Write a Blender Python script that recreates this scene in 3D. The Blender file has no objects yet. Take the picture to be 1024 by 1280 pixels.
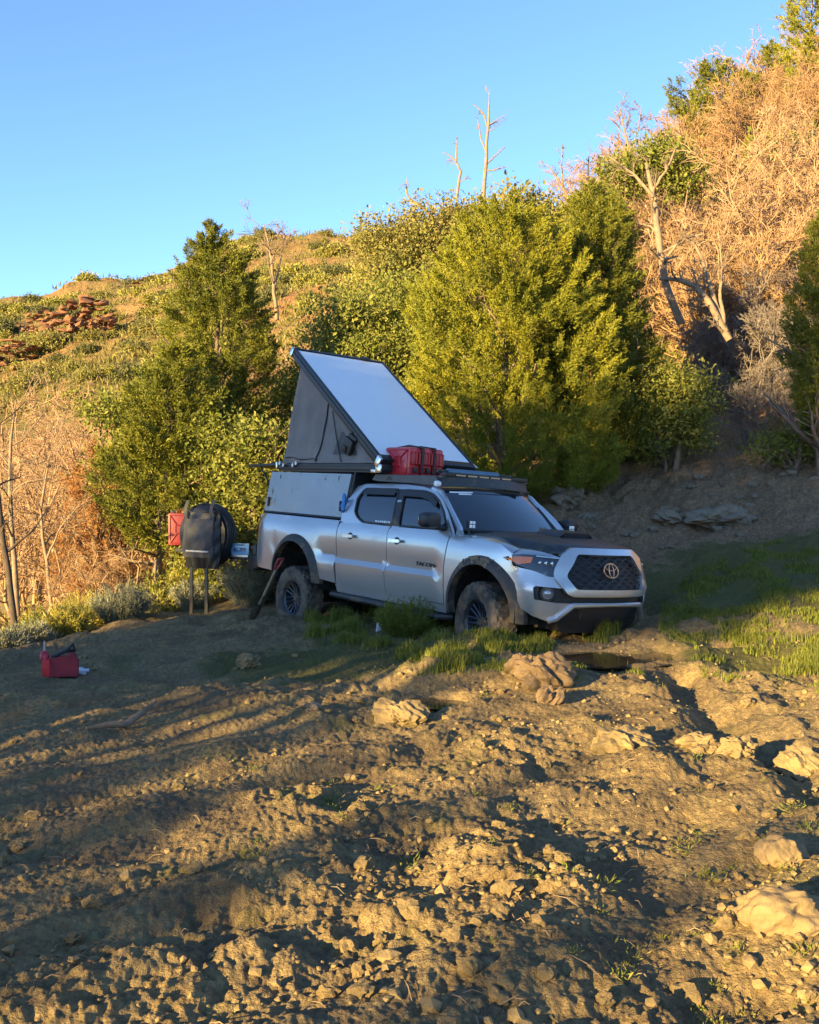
import bpy, bmesh, math, random
import numpy as np
from mathutils import Vector, Matrix, Euler
from mathutils.geometry import delaunay_2d_cdt

# ------------------------------------------------------------------ camera, sky, sun, exposure
SC = bpy.context.scene
COL = SC.collection
FPX = 1300.0                      # focal length in pixels of the 1024 px wide photograph
EYE = 1.5
cam_data = bpy.data.cameras.new("camera")
cam = bpy.data.objects.new("camera", cam_data)
COL.objects.link(cam)
cam.location = (0, 0, EYE)
cam.rotation_euler = (math.radians(90), 0, 0)
cam_data.sensor_fit = 'HORIZONTAL'
cam_data.sensor_width = 36.0
cam_data.lens = FPX / 1024 * 36.0
cam_data.clip_start = 0.1
cam_data.clip_end = 3000
SC.camera = cam

SUN_EL = math.radians(11.0)
SUN_AZ = math.radians(-138.0)      # measured from +Y towards +X
to_sun = Vector((math.sin(SUN_AZ) * math.cos(SUN_EL), math.cos(SUN_AZ) * math.cos(SUN_EL), math.sin(SUN_EL)))
world = bpy.data.worlds.new("World")
SC.world = world
world.use_nodes = True
wn = world.node_tree
wn.nodes.clear()
sky = wn.nodes.new('ShaderNodeTexSky')
sky.sky_type = 'NISHITA'
sky.sun_disc = False
sky.sun_elevation = SUN_EL
sky.sun_rotation = SUN_AZ
sky.altitude = 1800
sky.air_density = 0.85
sky.dust_density = 0.3
sky.ozone_density = 3.0
bg = wn.nodes.new('ShaderNodeBackground')
bg.inputs['Strength'].default_value = 0.093
wo = wn.nodes.new('ShaderNodeOutputWorld')
wn.links.new(sky.outputs[0], bg.inputs[0])
wn.links.new(bg.outputs[0], wo.inputs[0])
sun_data = bpy.data.lights.new("sun", 'SUN')
sun_data.energy = 4.7
sun_data.angle = math.radians(0.5)
sun_data.color = (1.0, 0.71, 0.28)
sun = bpy.data.objects.new("sun", sun_data)
COL.objects.link(sun)
sun.location = to_sun * 60
sun.rotation_euler = (-to_sun).to_track_quat('-Z', 'Y').to_euler()
SC.view_settings.view_transform = 'Standard'
SC.view_settings.look = 'None'
SC.view_settings.gamma = 1.0
SC.view_settings.use_curve_mapping = False
SC.view_settings.exposure = 2.32
SC.cycles.max_bounces = 6
SC.cycles.transparent_max_bounces = 6

# ------------------------------------------------------------------ helpers
def link(o):
    COL.objects.link(o)
    return o

def tag(o, label=None, cat=None, group=None, kind=None):
    if label: o["label"] = label
    if cat: o["category"] = cat
    if group: o["group"] = group
    if kind: o["kind"] = kind
    return o

def empty(name, loc=(0, 0, 0), rot=(0, 0, 0), parent=None):
    o = link(bpy.data.objects.new(name, None))
    o.empty_display_size = 0.2
    o.location = loc
    o.rotation_euler = rot
    if parent: o.parent = parent
    return o

def children(o):
    return [c for c in bpy.data.objects if c.parent == o]

def copy_tree(o, parent=None, kids=None):
    c = o.copy()
    COL.objects.link(c)
    c.parent = parent
    for ch in (children(o) if kids is None else kids):
        copy_tree(ch, c)
    return c

def mesh_np(name, V, F, mat, smooth=True):
    """mesh from an (n,3) array and an (m,k) face array, all faces of k corners"""
    V = np.asarray(V, np.float32); F = np.asarray(F, np.int32)
    m = bpy.data.meshes.new(name)
    m.vertices.add(len(V)); m.vertices.foreach_set("co", V.ravel())
    k = F.shape[1]
    m.loops.add(F.size); m.loops.foreach_set("vertex_index", F.ravel())
    m.polygons.add(len(F))
    m.polygons.foreach_set("loop_start", np.arange(0, F.size, k, dtype=np.int32))
    m.polygons.foreach_set("loop_total", np.full(len(F), k, np.int32))
    m.polygons.foreach_set("use_smooth", np.full(len(F), smooth, bool))
    m.update(calc_edges=True)
    m.validate()
    if mat: m.materials.append(mat)
    return m

def obj_np(name, V, F, mat, parent=None, smooth=True):
    o = link(bpy.data.objects.new(name, mesh_np(name, V, F, mat, smooth)))
    if parent: o.parent = parent
    return o

class MB:
    """collects shapes, then becomes ONE mesh object"""
    def __init__(s): s.V = []; s.F = []
    def add(s, V, F):
        b = len(s.V)
        s.V += [tuple(map(float, v)) for v in V]
        s.F += [tuple(int(i) + b for i in f) for f in F]
        return s
    def box(s, c, d, rot=None, bev=0.0):
        x, y, z = d[0] / 2, d[1] / 2, d[2] / 2
        M = Euler(rot).to_matrix() if rot is not None and not isinstance(rot, Matrix) else (rot or Matrix.Identity(3))
        c = Vector(c)
        if bev <= 0:
            vs = [Vector((a * x, b * y, e * z)) for a in (-1, 1) for b in (-1, 1) for e in (-1, 1)]
            fs = [(0, 1, 3, 2), (4, 6, 7, 5), (0, 4, 5, 1), (2, 3, 7, 6), (0, 2, 6, 4), (1, 5, 7, 3)]
        else:
            bm = bmesh.new(); bmesh.ops.create_cube(bm, size=1.0)
            for v in bm.verts: v.co = Vector((v.co.x * 2 * x, v.co.y * 2 * y, v.co.z * 2 * z))
            bmesh.ops.bevel(bm, geom=bm.edges[:], offset=min(bev, x * .95, y * .95, z * .95), segments=2, profile=.6, affect='EDGES')
            bm.verts.index_update()
            vs = [v.co.copy() for v in bm.verts]; fs = [[v.index for v in f.verts] for f in bm.faces]; bm.free()
        return s.add([c + M @ v for v in vs], fs)
    def tube(s, pts, r, n=8, closed=False, cap=True):
        pts = [Vector(p) for p in pts]; N = len(pts)
        rs = r if hasattr(r, '__len__') else [r] * N
        V = []; F = []; up = None
        for i, p in enumerate(pts):
            if closed: d = pts[(i + 1) % N] - pts[i - 1]
            else: d = pts[min(i + 1, N - 1)] - pts[max(i - 1, 0)]
            d = d.normalized() if d.length > 1e-9 else Vector((0, 0, 1))
            if up is None:
                up = Vector((0, 0, 1)) if abs(d.z) < .9 else Vector((1, 0, 0))
            a = d.cross(up).normalized(); b = a.cross(d).normalized(); up = b
            for k in range(n):
                t = 2 * math.pi * k / n
                V.append(p + (a * math.cos(t) + b * math.sin(t)) * rs[i])
        for i in range(N if closed else N - 1):
            j = (i + 1) % N
            for k in range(n):
                F.append((i * n + k, i * n + (k + 1) % n, j * n + (k + 1) % n, j * n + k))
        if cap and not closed:
            F.append(tuple(range(n))[::-1]); F.append(tuple((N - 1) * n + k for k in range(n)))
        return s.add(V, F)
    def lathe(s, prof, axis_y=True, n=32, c=(0, 0, 0)):
        """prof of (radius, offset along the Y axis)"""
        V = []; F = []; m = len(prof)
        for k in range(n):
            t = 2 * math.pi * k / n
            for r, w in prof: V.append((c[0] + r * math.cos(t), c[1] + w, c[2] + r * math.sin(t)))
        for k in range(n):
            j = (k + 1) % n
            for i in range(m - 1): F.append((k * m + i, k * m + i + 1, j * m + i + 1, j * m + i))
        return s.add(V, F)
    def grid(s, fn, us, vs, flip=False):
        nu, nv = len(us), len(vs)
        V = [fn(u, v) for u in us for v in vs]
        F = [(i * nv + j, (i + 1) * nv + j, (i + 1) * nv + j + 1, i * nv + j + 1) for i in range(nu - 1) for j in range(nv - 1)]
        if flip: F = [f[::-1] for f in F]
        return s.add(V, F)
    def prism(s, poly, fn, d0, d1):
        """polygon of 2-D points, fn(a,b,d) -> 3-D, walls from d0 to d1"""
        n = len(poly)
        V = [fn(a, b, d0) for a, b in poly] + [fn(a, b, d1) for a, b in poly]
        F = [tuple(range(n)), tuple(range(2 * n - 1, n - 1, -1))] + [(i, (i + 1) % n, n + (i + 1) % n, n + i) for i in range(n)]
        return s.add(V, F)
    def build(s, name, mat, parent=None, smooth=True, angle=35, loc=None):
        m = bpy.data.meshes.new(name)
        m.from_pydata(s.V, [], s.F)
        m.update()
        bm = bmesh.new(); bm.from_mesh(m); bmesh.ops.recalc_face_normals(bm, faces=bm.faces); bm.to_mesh(m); bm.free()
        if smooth:
            m.polygons.foreach_set("use_smooth", np.ones(len(m.polygons), bool))
            m.set_sharp_from_angle(angle=math.radians(angle))
        if mat: m.materials.append(mat)
        o = link(bpy.data.objects.new(name, m))
        if parent: o.parent = parent
        if loc is not None: o.location = loc
        return o

def inside(poly, x, y):
    c = False; n = len(poly); j = n - 1
    for i in range(n):
        xi, yi = poly[i]; xj, yj = poly[j]
        if (yi > y) != (yj > y) and x < (xj - xi) * (y - yi) / (yj - yi) + xi: c = not c
        j = i
    return c

def densify(poly, step):
    out = []
    for i, a in enumerate(poly):
        b = poly[(i + 1) % len(poly)]
        n = max(1, int(math.hypot(b[0] - a[0], b[1] - a[1]) / step))
        out += [(a[0] + (b[0] - a[0]) * k / n, a[1] + (b[1] - a[1]) * k / n) for k in range(n)]
    return out

def rounded(poly, r, n=4):
    """rounds the corners of a polygon"""
    out = []; N = len(poly)
    for i in range(N):
        p = Vector(poly[i]); a = Vector(poly[i - 1]) - p; b = Vector(poly[(i + 1) % N]) - p
        d = min(r, a.length * .45, b.length * .45)
        p0 = p + a.normalized() * d; p1 = p + b.normalized() * d
        for k in range(n + 1):
            t = k / n
            q = p0 * (1 - t) ** 2 + p * 2 * t * (1 - t) + p1 * t * t
            out.append((q.x, q.y))
    return out

def panel(mb, outline, fn, holes=(), step=.07, thick=0.0, off=0.0):
    """trimmed curved sheet: a 2-D outline with holes, mapped by fn(a, b, offset) to 3-D, with walls of the given thickness"""
    loops = [densify(outline, step)] + [densify(h, step) for h in holes]
    pts = []; edges = []
    for lp in loops:
        b = len(pts); pts += lp
        edges += [(b + i, b + (i + 1) % len(lp)) for i in range(len(lp))]
    nb = len(pts)
    xs = [p[0] for p in outline]; ys = [p[1] for p in outline]
    bp = np.array(pts)
    for gx in np.arange(min(xs) + step / 2, max(xs), step):
        for gy in np.arange(min(ys) + step / 2, max(ys), step):
            if inside(outline, gx, gy) and not any(inside(h, gx, gy) for h in holes):
                if np.min((bp[:, 0] - gx) ** 2 + (bp[:, 1] - gy) ** 2) > (step * .45) ** 2: pts.append((gx, gy))
    vs, es, fs, *_ = delaunay_2d_cdt([Vector(p) for p in pts], edges, [], 0, 1e-6)
    keep = []
    for f in fs:
        cx = sum(vs[i].x for i in f) / len(f); cy = sum(vs[i].y for i in f) / len(f)
        if inside(outline, cx, cy) and not any(inside(h, cx, cy) for h in holes): keep.append(list(f))
    V = [fn(v.x, v.y, off) for v in vs]; F = [tuple(f) for f in keep]
    if thick:
        cnt = {}
        for f in keep:
            for i in range(len(f)):
                e = (f[i], f[(i + 1) % len(f)]); k = (min(e), max(e))
                cnt.setdefault(k, []).append(e)
        back = {}
        for k, l in cnt.items():
            if len(l) == 1:
                a, b = l[0]
                for i in (a, b):
                    if i not in back:
                        back[i] = len(V); V.append(fn(vs[i].x, vs[i].y, off - thick))
                F.append((b, a, back[a], back[b]))
    mb.add(V, F)
    return mb

# ------------------------------------------------------------------ noise (numpy)
_rp = np.random.RandomState(7)
_PERM = np.concatenate([_rp.permutation(1024)] * 3)
_GA = _rp.rand(1024) * 2 * np.pi
_GX, _GY = np.cos(_GA), np.sin(_GA)
def perlin(x, y, seed=0):
    x = np.asarray(x, float) + seed * 17.31; y = np.asarray(y, float) - seed * 9.77
    xi = np.floor(x).astype(int); yi = np.floor(y).astype(int)
    fx = x - xi; fy = y - yi
    u = fx * fx * fx * (fx * (fx * 6 - 15) + 10); v = fy * fy * fy * (fy * (fy * 6 - 15) + 10)
    def g(a, b):
        h = _PERM[(_PERM[(xi + a) & 1023] + yi + b) & 1023]
        return _GX[h] * (fx - a) + _GY[h] * (fy - b)
    n0 = g(0, 0) + (g(1, 0) - g(0, 0)) * u; n1 = g(0, 1) + (g(1, 1) - g(0, 1)) * u
    return (n0 + (n1 - n0) * v) * 1.5
def fbm(x, y, o=4, seed=0, gain=.5):
    s = 0; a = 1; f = 1
    for i in range(o):
        s = s + a * perlin(x * f, y * f, seed + i * 3); a *= gain; f *= 2.03
    return s
def cells(x, y, seed=0, keep=.6):
    """rounded lumps: 0 outside, up to 1 at the middle of each lump"""
    xi = np.floor(x).astype(int); yi = np.floor(y).astype(int)
    best = np.zeros_like(x)
    for a in (-1, 0, 1):
        for b in (-1, 0, 1):
            h = _PERM[(_PERM[(xi + a + seed * 31) & 1023] + yi + b) & 1023]
            h2 = _PERM[(h + 57) & 1023]; h3 = _PERM[(h2 + 111) & 1023]
            px = xi + a + .15 + .7 * h / 1023; py = yi + b + .15 + .7 * h2 / 1023
            R = (.25 + .45 * h3 / 1023) * (h % 97 / 97 < keep)
            d2 = (x - px) ** 2 + (y - py) ** 2
            best = np.maximum(best, np.where(R > 0, R * np.sqrt(np.maximum(0, 1 - d2 / np.maximum(R * R, 1e-6))), 0))
    return best
def sstep(a, b, x):
    t = np.clip((np.asarray(x, float) - a) / (b - a), 0, 1)
    return t * t * (3 - 2 * t)

# ------------------------------------------------------------------ materials
def new_mat(name):
    m = bpy.data.materials.new(name); m.use_nodes = True
    nt = m.node_tree; p = nt.nodes['Principled BSDF']
    return m, nt, p
def N(nt, typ, **kw):
    n = nt.nodes.new(typ)
    for k, v in kw.items():
        if k in n.inputs: n.inputs[k].default_value = v
        else: setattr(n, k, v)
    return n
def ramp(nt, fac, stops, interp='LINEAR'):
    r = nt.nodes.new('ShaderNodeValToRGB'); r.color_ramp.interpolation = interp
    els = r.color_ramp.elements
    while len(els) < len(stops): els.new(.5)
    for e, (p, c) in zip(els, stops):
        e.position = p; e.color = (*c, 1) if len(c) == 3 else c
    if fac is not None: nt.links.new(fac, r.inputs[0])
    return r
def mixc(nt, fac, a, b, mode='MIX'):
    m = nt.nodes.new('ShaderNodeMix'); m.data_type = 'RGBA'; m.blend_type = mode
    for s, i in ((fac, 0), (a, 6), (b, 7)):
        if hasattr(s, 'links') or hasattr(s, 'is_linked'): nt.links.new(s, m.inputs[i])
        elif i == 0: m.inputs[i].default_value = s
        else: m.inputs[i].default_value = (*s, 1)
    return m.outputs[2]
def noise(nt, scale, detail=4, rough=.6, coord='Object'):
    tc = nt.nodes.new('ShaderNodeTexCoord')
    n = nt.nodes.new('ShaderNodeTexNoise')
    n.inputs['Scale'].default_value = scale; n.inputs['Detail'].default_value = detail; n.inputs['Roughness'].default_value = rough
    nt.links.new(tc.outputs[coord], n.inputs['Vector'])
    return n.outputs[0]
def bump(nt, p, height, strength=.3, dist=.02):
    b = nt.nodes.new('ShaderNodeBump'); b.inputs['Strength'].default_value = strength; b.inputs['Distance'].default_value = dist
    nt.links.new(height, b.inputs['Height']); nt.links.new(b.outputs[0], p.inputs['Normal'])
    return b
def simple(name, col, rough=.6, metal=0.0, var=.12, scale=8, bmp=0.0, bscale=60, coat=0.0, dirt=0.0, dirt_col=(.16, .115, .07)):
    """colour with a little variation, optional fine bump and dried-mud patches"""
    m, nt, p = new_mat(name)
    n = noise(nt, scale)
    c = ramp(nt, n, [(.3, tuple(x * (1 - var) for x in col)), (.7, tuple(min(1, x * (1 + var)) for x in col))]).outputs[0]
    if dirt > 0:
        dn = noise(nt, 5, 8, .7)
        f = ramp(nt, dn, [(max(0, .62 - dirt * .35), (0, 0, 0)), (min(1, .70 - dirt * .25), (1, 1, 1))]).outputs[0]
        c = mixc(nt, f, c, dirt_col)
        mr = N(nt, 'ShaderNodeMapRange'); nt.links.new(f, mr.inputs[0]); mr.inputs[3].default_value = rough; mr.inputs[4].default_value = .9
        nt.links.new(mr.outputs[0], p.inputs['Roughness'])
    else:
        p.inputs['Roughness'].default_value = rough
    nt.links.new(c, p.inputs['Base Color'])
    p.inputs['Metallic'].default_value = metal
    p.inputs['Coat Weight'].default_value = coat
    p.inputs['Coat Roughness'].default_value = .06
    if bmp > 0: bump(nt, p, noise(nt, bscale, 3), bmp, .01)
    return m
def foliage(name, cols, transl=.3, hue_scale=.8, rough=.6):
    """leaf colour differs from leaf to leaf and drifts across the plant; light shines through thin leaves"""
    m, nt, p = new_mat(name)
    g = nt.nodes.new('ShaderNodeNewGeometry')
    c1 = ramp(nt, g.outputs['Random Per Island'], [(0, cols[0]), (.5, cols[1]), (1, cols[2])]).outputs[0]
    nz = noise(nt, hue_scale, 3)
    f = ramp(nt, nz, [(.4, (0, 0, 0)), (.62, (1, 1, 1))]).outputs[0]
    fm = N(nt, 'ShaderNodeMath', operation='MULTIPLY'); nt.links.new(f, fm.inputs[0]); fm.inputs[1].default_value = .55
    c = mixc(nt, fm.outputs[0], c1, cols[3] if len(cols) > 3 else cols[0])
    nt.links.new(c, p.inputs['Base Color'])
    p.inputs['Roughness'].default_value = rough
    p.inputs['Specular IOR Level'].default_value = .25
    if transl > 0:
        t = nt.nodes.new('ShaderNodeBsdfTranslucent'); nt.links.new(c, t.inputs[0])
        ms = nt.nodes.new('ShaderNodeMixShader'); ms.inputs[0].default_value = transl
        nt.links.new(p.outputs[0], ms.inputs[1]); nt.links.new(t.outputs[0], ms.inputs[2])
        nt.links.new(ms.outputs[0], nt.nodes['Material Output'].inputs[0])
    return m
def bark(name, a, b, scale=14):
    m, nt, p = new_mat(name)
    n = noise(nt, scale, 6, .7)
    nt.links.new(ramp(nt, n, [(.3, a), (.7, b)]).outputs[0], p.inputs['Base Color'])
    p.inputs['Roughness'].default_value = .9
    bump(nt, p, n, .6, .03)
    return m
# ------------------------------------------------------------------ terrain
_cols = {   # photo column -> (depth, height) of the ground under the vegetation
 -350: [(2,0),(9,0),(11.5,-.05),(14,-.5),(17,-1.0),(24,-1.3),(40,2.5),(60,7.5),(100,20),(160,33),(230,30),(500,-10)],
 0:   [(2,-.03),(6,0),(9.5,.0),(11.6,.02),(12.6,-.25),(15,-.7),(20,-1.0),(30,-.3),(45,4),(60,8),(90,17),(120,24.6),(160,33.0),(230,30),(500,-10)],
 150: [(2,-.02),(6,0),(9.5,.02),(13.5,.03),(15,-.05),(17,-.4),(20,-.5),(28,.2),(40,4.0),(55,8.2),(90,19),(150,35.0),(230,30),(500,-10)],
 300: [(2,0),(6,.02),(9.5,.07),(13,.13),(15.5,.12),(18,.2),(22,.6),(30,2.6),(50,9),(80,19.5),(135,36.4),(210,33),(500,-5)],
 450: [(2,0),(6,.03),(8,.09),(10,.15),(12,.16),(15,.25),(18,.5),(22,1.4),(35,5.5),(60,14.5),(115,32.4),(200,30),(500,-5)],
 600: [(2,0),(6,.04),(7.6,.11),(8.8,.2),(10.5,.22),(12.5,.25),(15,.6),(18,1.1),(22,2.2),(35,7),(60,16),(100,30.5),(180,28),(500,0)],
 700: [(2,0),(6,.04),(7.5,.12),(8.6,.22),(10.5,.22),(12,.3),(13.5,.75),(15,1.15),(18,1.9),(22,3.2),(30,7),(45,13.2),(80,24.6),(150,23),(500,0)],
 800: [(2,0),(6,.04),(7.5,.12),(9,.2),(10.5,.24),(12,.42),(13.5,.85),(15,1.2),(17.5,1.95),(20,2.72),(25,4.7),(35,9.5),(50,16.2),(65,22.0),(130,20),(500,0)],
 900: [(2,0),(6,.04),(8,.12),(9,.18),(10.5,.32),(12,.6),(13.5,.98),(15,1.34),(17.5,2.1),(20,2.85),(25,5.2),(30,8.6),(40,14.2),(55,20.6),(120,20),(500,0)],
 1024:[(2,0),(6,.05),(8,.14),(9.5,.26),(11,.48),(13,.98),(15,1.5),(17.5,2.3),(20,3.15),(24,5),(30,9.8),(38,15.4),(50,21.6),(110,20),(500,0)],
 1350:[(2,0),(6,.1),(8,.3),(11,.8),(15,2),(20,4.2),(30,11),(45,22),(100,22),(500,0)],
}
_lg = np.linspace(math.log(1.5), math.log(520), 420)
_us = np.array([(k - 512) / FPX for k in _cols])
_T = []
for k, l in _cols.items():
    a = np.array(l, float)
    z = np.interp(np.exp(_lg), a[:, 0], a[:, 1])
    ker = np.exp(-np.linspace(-2, 2, 15) ** 2); ker /= ker.sum()
    zs = np.convolve(np.pad(z, 7, 'edge'), ker, 'valid')
    _T.append(zs)
_T = np.array(_T)
def depth_of(X, Y):
    th = np.arctan2(X, Y); u = np.tan(np.clip(th, -.56, .56))
    return np.hypot(X, Y) / np.sqrt(1 + u * u), u, th
def base_z(X, Y):
    X = np.asarray(X, float); Y = np.asarray(Y, float)
    D, u, th = depth_of(X, Y)
    fu = np.interp(u, _us, np.arange(len(_us))); i = np.clip(fu.astype(int), 0, len(_us) - 2); f = fu - i
    f = f * f * (3 - 2 * f) * .5 + f * .5
    fl = np.clip((np.log(np.maximum(D, 1.5)) - _lg[0]) / (_lg[1] - _lg[0]), 0, len(_lg) - 1.001)
    j = fl.astype(int); g = fl - j
    z = (_T[i, j] * (1 - g) + _T[i, j + 1] * g) * (1 - f) + (_T[i + 1, j] * (1 - g) + _T[i + 1, j + 1] * g) * f
    return z * (1 - sstep(.7, 1.4, np.abs(th)))
RUTS = [  # mud ruts as photo points on the flat ground
 [(640, 800), (665, 850), (700, 910), (735, 985), (790, 1060), (850, 1150), (900, 1290)],
 [(560, 850), (545, 900), (520, 980), (500, 1060), (470, 1150), (430, 1290)],
 [(0, 1010), (80, 1100), (180, 1180), (300, 1290)],
 [(820, 830), (900, 900), (1000, 960), (1060, 990)],
]
def gpx(px, py, z=.08):
    Y = (EYE - z) * FPX / (py - 640.0)
    return ((px - 512) * Y / FPX, Y)
_ruts = [[gpx(*p) for p in r] for r in RUTS]
def polydist(X, Y, pl):
    d = np.full(X.shape, 1e9)
    for (x0, y0), (x1, y1) in zip(pl[:-1], pl[1:]):
        dx, dy = x1 - x0, y1 - y0
        t = np.clip(((X - x0) * dx + (Y - y0) * dy) / (dx * dx + dy * dy), 0, 1)
        d = np.minimum(d, np.hypot(X - x0 - t * dx, Y - y0 - t * dy))
    return d
PUDDLES = [(1.62, 9.35, .58, .42, .185), (.22, 7.75, .22, .16, .075)]   # x, y, radii, water level
def detail(X, Y):
    D, u, th = depth_of(X, Y)
    near = 1 - sstep(11, 17, D)
    mid = 1 - sstep(20, 40, D)
    rough = np.clip(.50 + 1.3 * fbm(X / 1.5, Y / 1.5, 3, 5) + .25 * sstep(-1.2, 1.5, X), .10, 1.35)
    wx = X + .06 * perlin(X / .13, Y / .13, 21); wy = Y + .06 * perlin(X / .13, Y / .13, 22)
    h = .085 * fbm(X / .95, Y / .95, 2, 1) * (.45 + .55 * rough) * (1 - .4 * np.exp(-((X + 3.2) / 1.6) ** 2))
    for r in _ruts:
        d = polydist(X + .10 * perlin(X / .5, Y / .5, 31), Y + .10 * perlin(X / .5, Y / .5, 32), r)
    h = h - .06 * np.exp(-(d / .12) ** 2) * near + .035 * np.exp(-((d - .34) / .14) ** 2) * near
    lump = .20 * cells(wx / .55, wy / .55, 3, .38) * .55 + .5 * .17 * cells(wx / .26, wy / .26, 5, .28) + .5 * .09 * cells(wx / .12, wy / .12, 8, .32)
    h = h + .62 * lump * rough * near * (1 - .35 * np.exp(-((X + 2.5) / 1.6) ** 2))
    cr = np.abs(perlin(wx / .16, wy / .16, 41)) + .5 * np.abs(perlin(wx / .075, wy / .075, 42))
    h = h + near * (.35 + .65 * rough) * (.014 * fbm(X / .11, Y / .11, 4, 9, .6) - .014 * cr) + near * .008 * fbm(X / .03, Y / .03, 2, 12)
    h = h + (1 - near) * mid * (.10 * fbm(X / .8, Y / .8, 4, 14) + (.10 * cells(wx / .5, wy / .5, 6, .4) + .09 * cells(wx / .24, wy / .24, 7, .5) + .05 * fbm(X / .18, Y / .18, 3, 17) - .05 * np.abs(perlin(X / .7 - Y / 1.6, Y / .5 + X / 2, 18))) * sstep(.5, 2, X))
    A_ = X * .80 + Y * .60; B_ = -X * .60 + Y * .80      # trampled ridges and hoof-like dents
    h = h + near * (.045 * fbm(A_ / 1.5, B_ / .5, 2, 51) + .035 * np.minimum(0, fbm(A_ / .6, B_ / .28, 2, 53)))
    far = sstep(25, 50, D)
    h = h + far * (1.6 * fbm(X / 14, Y / 14, 4, 15)) * np.clip(D / 90, .3, 1.2)
    # flat shelf where the truck is stuck, and the two wet hollows
    for (cx, cy, rx, ry, wl) in PUDDLES:
        w = np.exp(-(((X - cx) / rx) ** 2 + ((Y - cy) / ry) ** 2) ** 1.5)
        h = h * (1 - w) - w * .0
    return h
def ground_z(X, Y):
    X = np.atleast_1d(np.asarray(X, float)); Y = np.atleast_1d(np.asarray(Y, float))
    z = base_z(X, Y) + detail(X, Y)
    z = z + .15 * np.exp(-((X - .72) / .42) ** 2 - ((Y - 9.98) / .26) ** 2) + .05 * np.exp(-((X + 1.45) / .4) ** 2 - ((Y - 12.9) / .3) ** 2)
    for (cx, cy, rx, ry, wl) in PUDDLES:
        q = ((X - cx) / rx) ** 2 + ((Y - cy) / ry) ** 2
        w = np.exp(-q ** 1.6)
        z = z * (1 - w) + (wl - .07) * w
    return z
def gz(x, y): return float(ground_z(x, y)[0])
def at(px, py, Y): return Vector(((px - 512) * Y / FPX, Y, EYE + (640 - py) * Y / FPX))
def foot(px, Y):
    x = (px - 512) * Y / FPX
    return Vector((x, Y, gz(x, Y)))
def hit(px, py, near=2.5):
    """first point of the smooth terrain under a photo pixel"""
    Y = np.exp(np.linspace(math.log(near), math.log(400), 900))
    X = (px - 512) * Y / FPX; Z = EYE + (640 - py) * Y / FPX
    k = np.nonzero(Z <= base_z(X, Y))[0]
    return (float(X[k[0]]), float(Y[k[0]])) if len(k) else None

# polar sheet round the camera foot point: fine towards the view, coarse behind
th_in = np.linspace(-.44, .44, 760)
th_out = np.concatenate([np.linspace(.45, .7, 40), np.linspace(.72, math.pi, 60)])
TH = np.concatenate([-th_out[::-1], th_in, th_out])[1:]
R1 = np.exp(np.arange(math.log(2.6), math.log(20), .0034))
R2 = np.exp(np.arange(math.log(20), math.log(500), .012))[1:]
RR = np.concatenate([[.02, .3, .8, 1.3, 1.8, 2.2], R1, R2])
GX = RR[:, None] * np.sin(TH)[None]; GY = RR[:, None] * np.cos(TH)[None]
GZ = ground_z(GX.ravel(), GY.ravel()).reshape(GX.shape)
nr, nt_ = GX.shape
GV = np.stack([GX, GY, GZ], -1).reshape(-1, 3)
ii, jj = np.meshgrid(np.arange(nr - 1), np.arange(nt_), indexing='ij')
j2 = (jj + 1) % nt_
GF = np.stack([ii * nt_ + jj, ii * nt_ + j2, (ii + 1) * nt_ + j2, (ii + 1) * nt_ + jj], -1)
ksplit = int(np.searchsorted(RR, 30))

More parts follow.
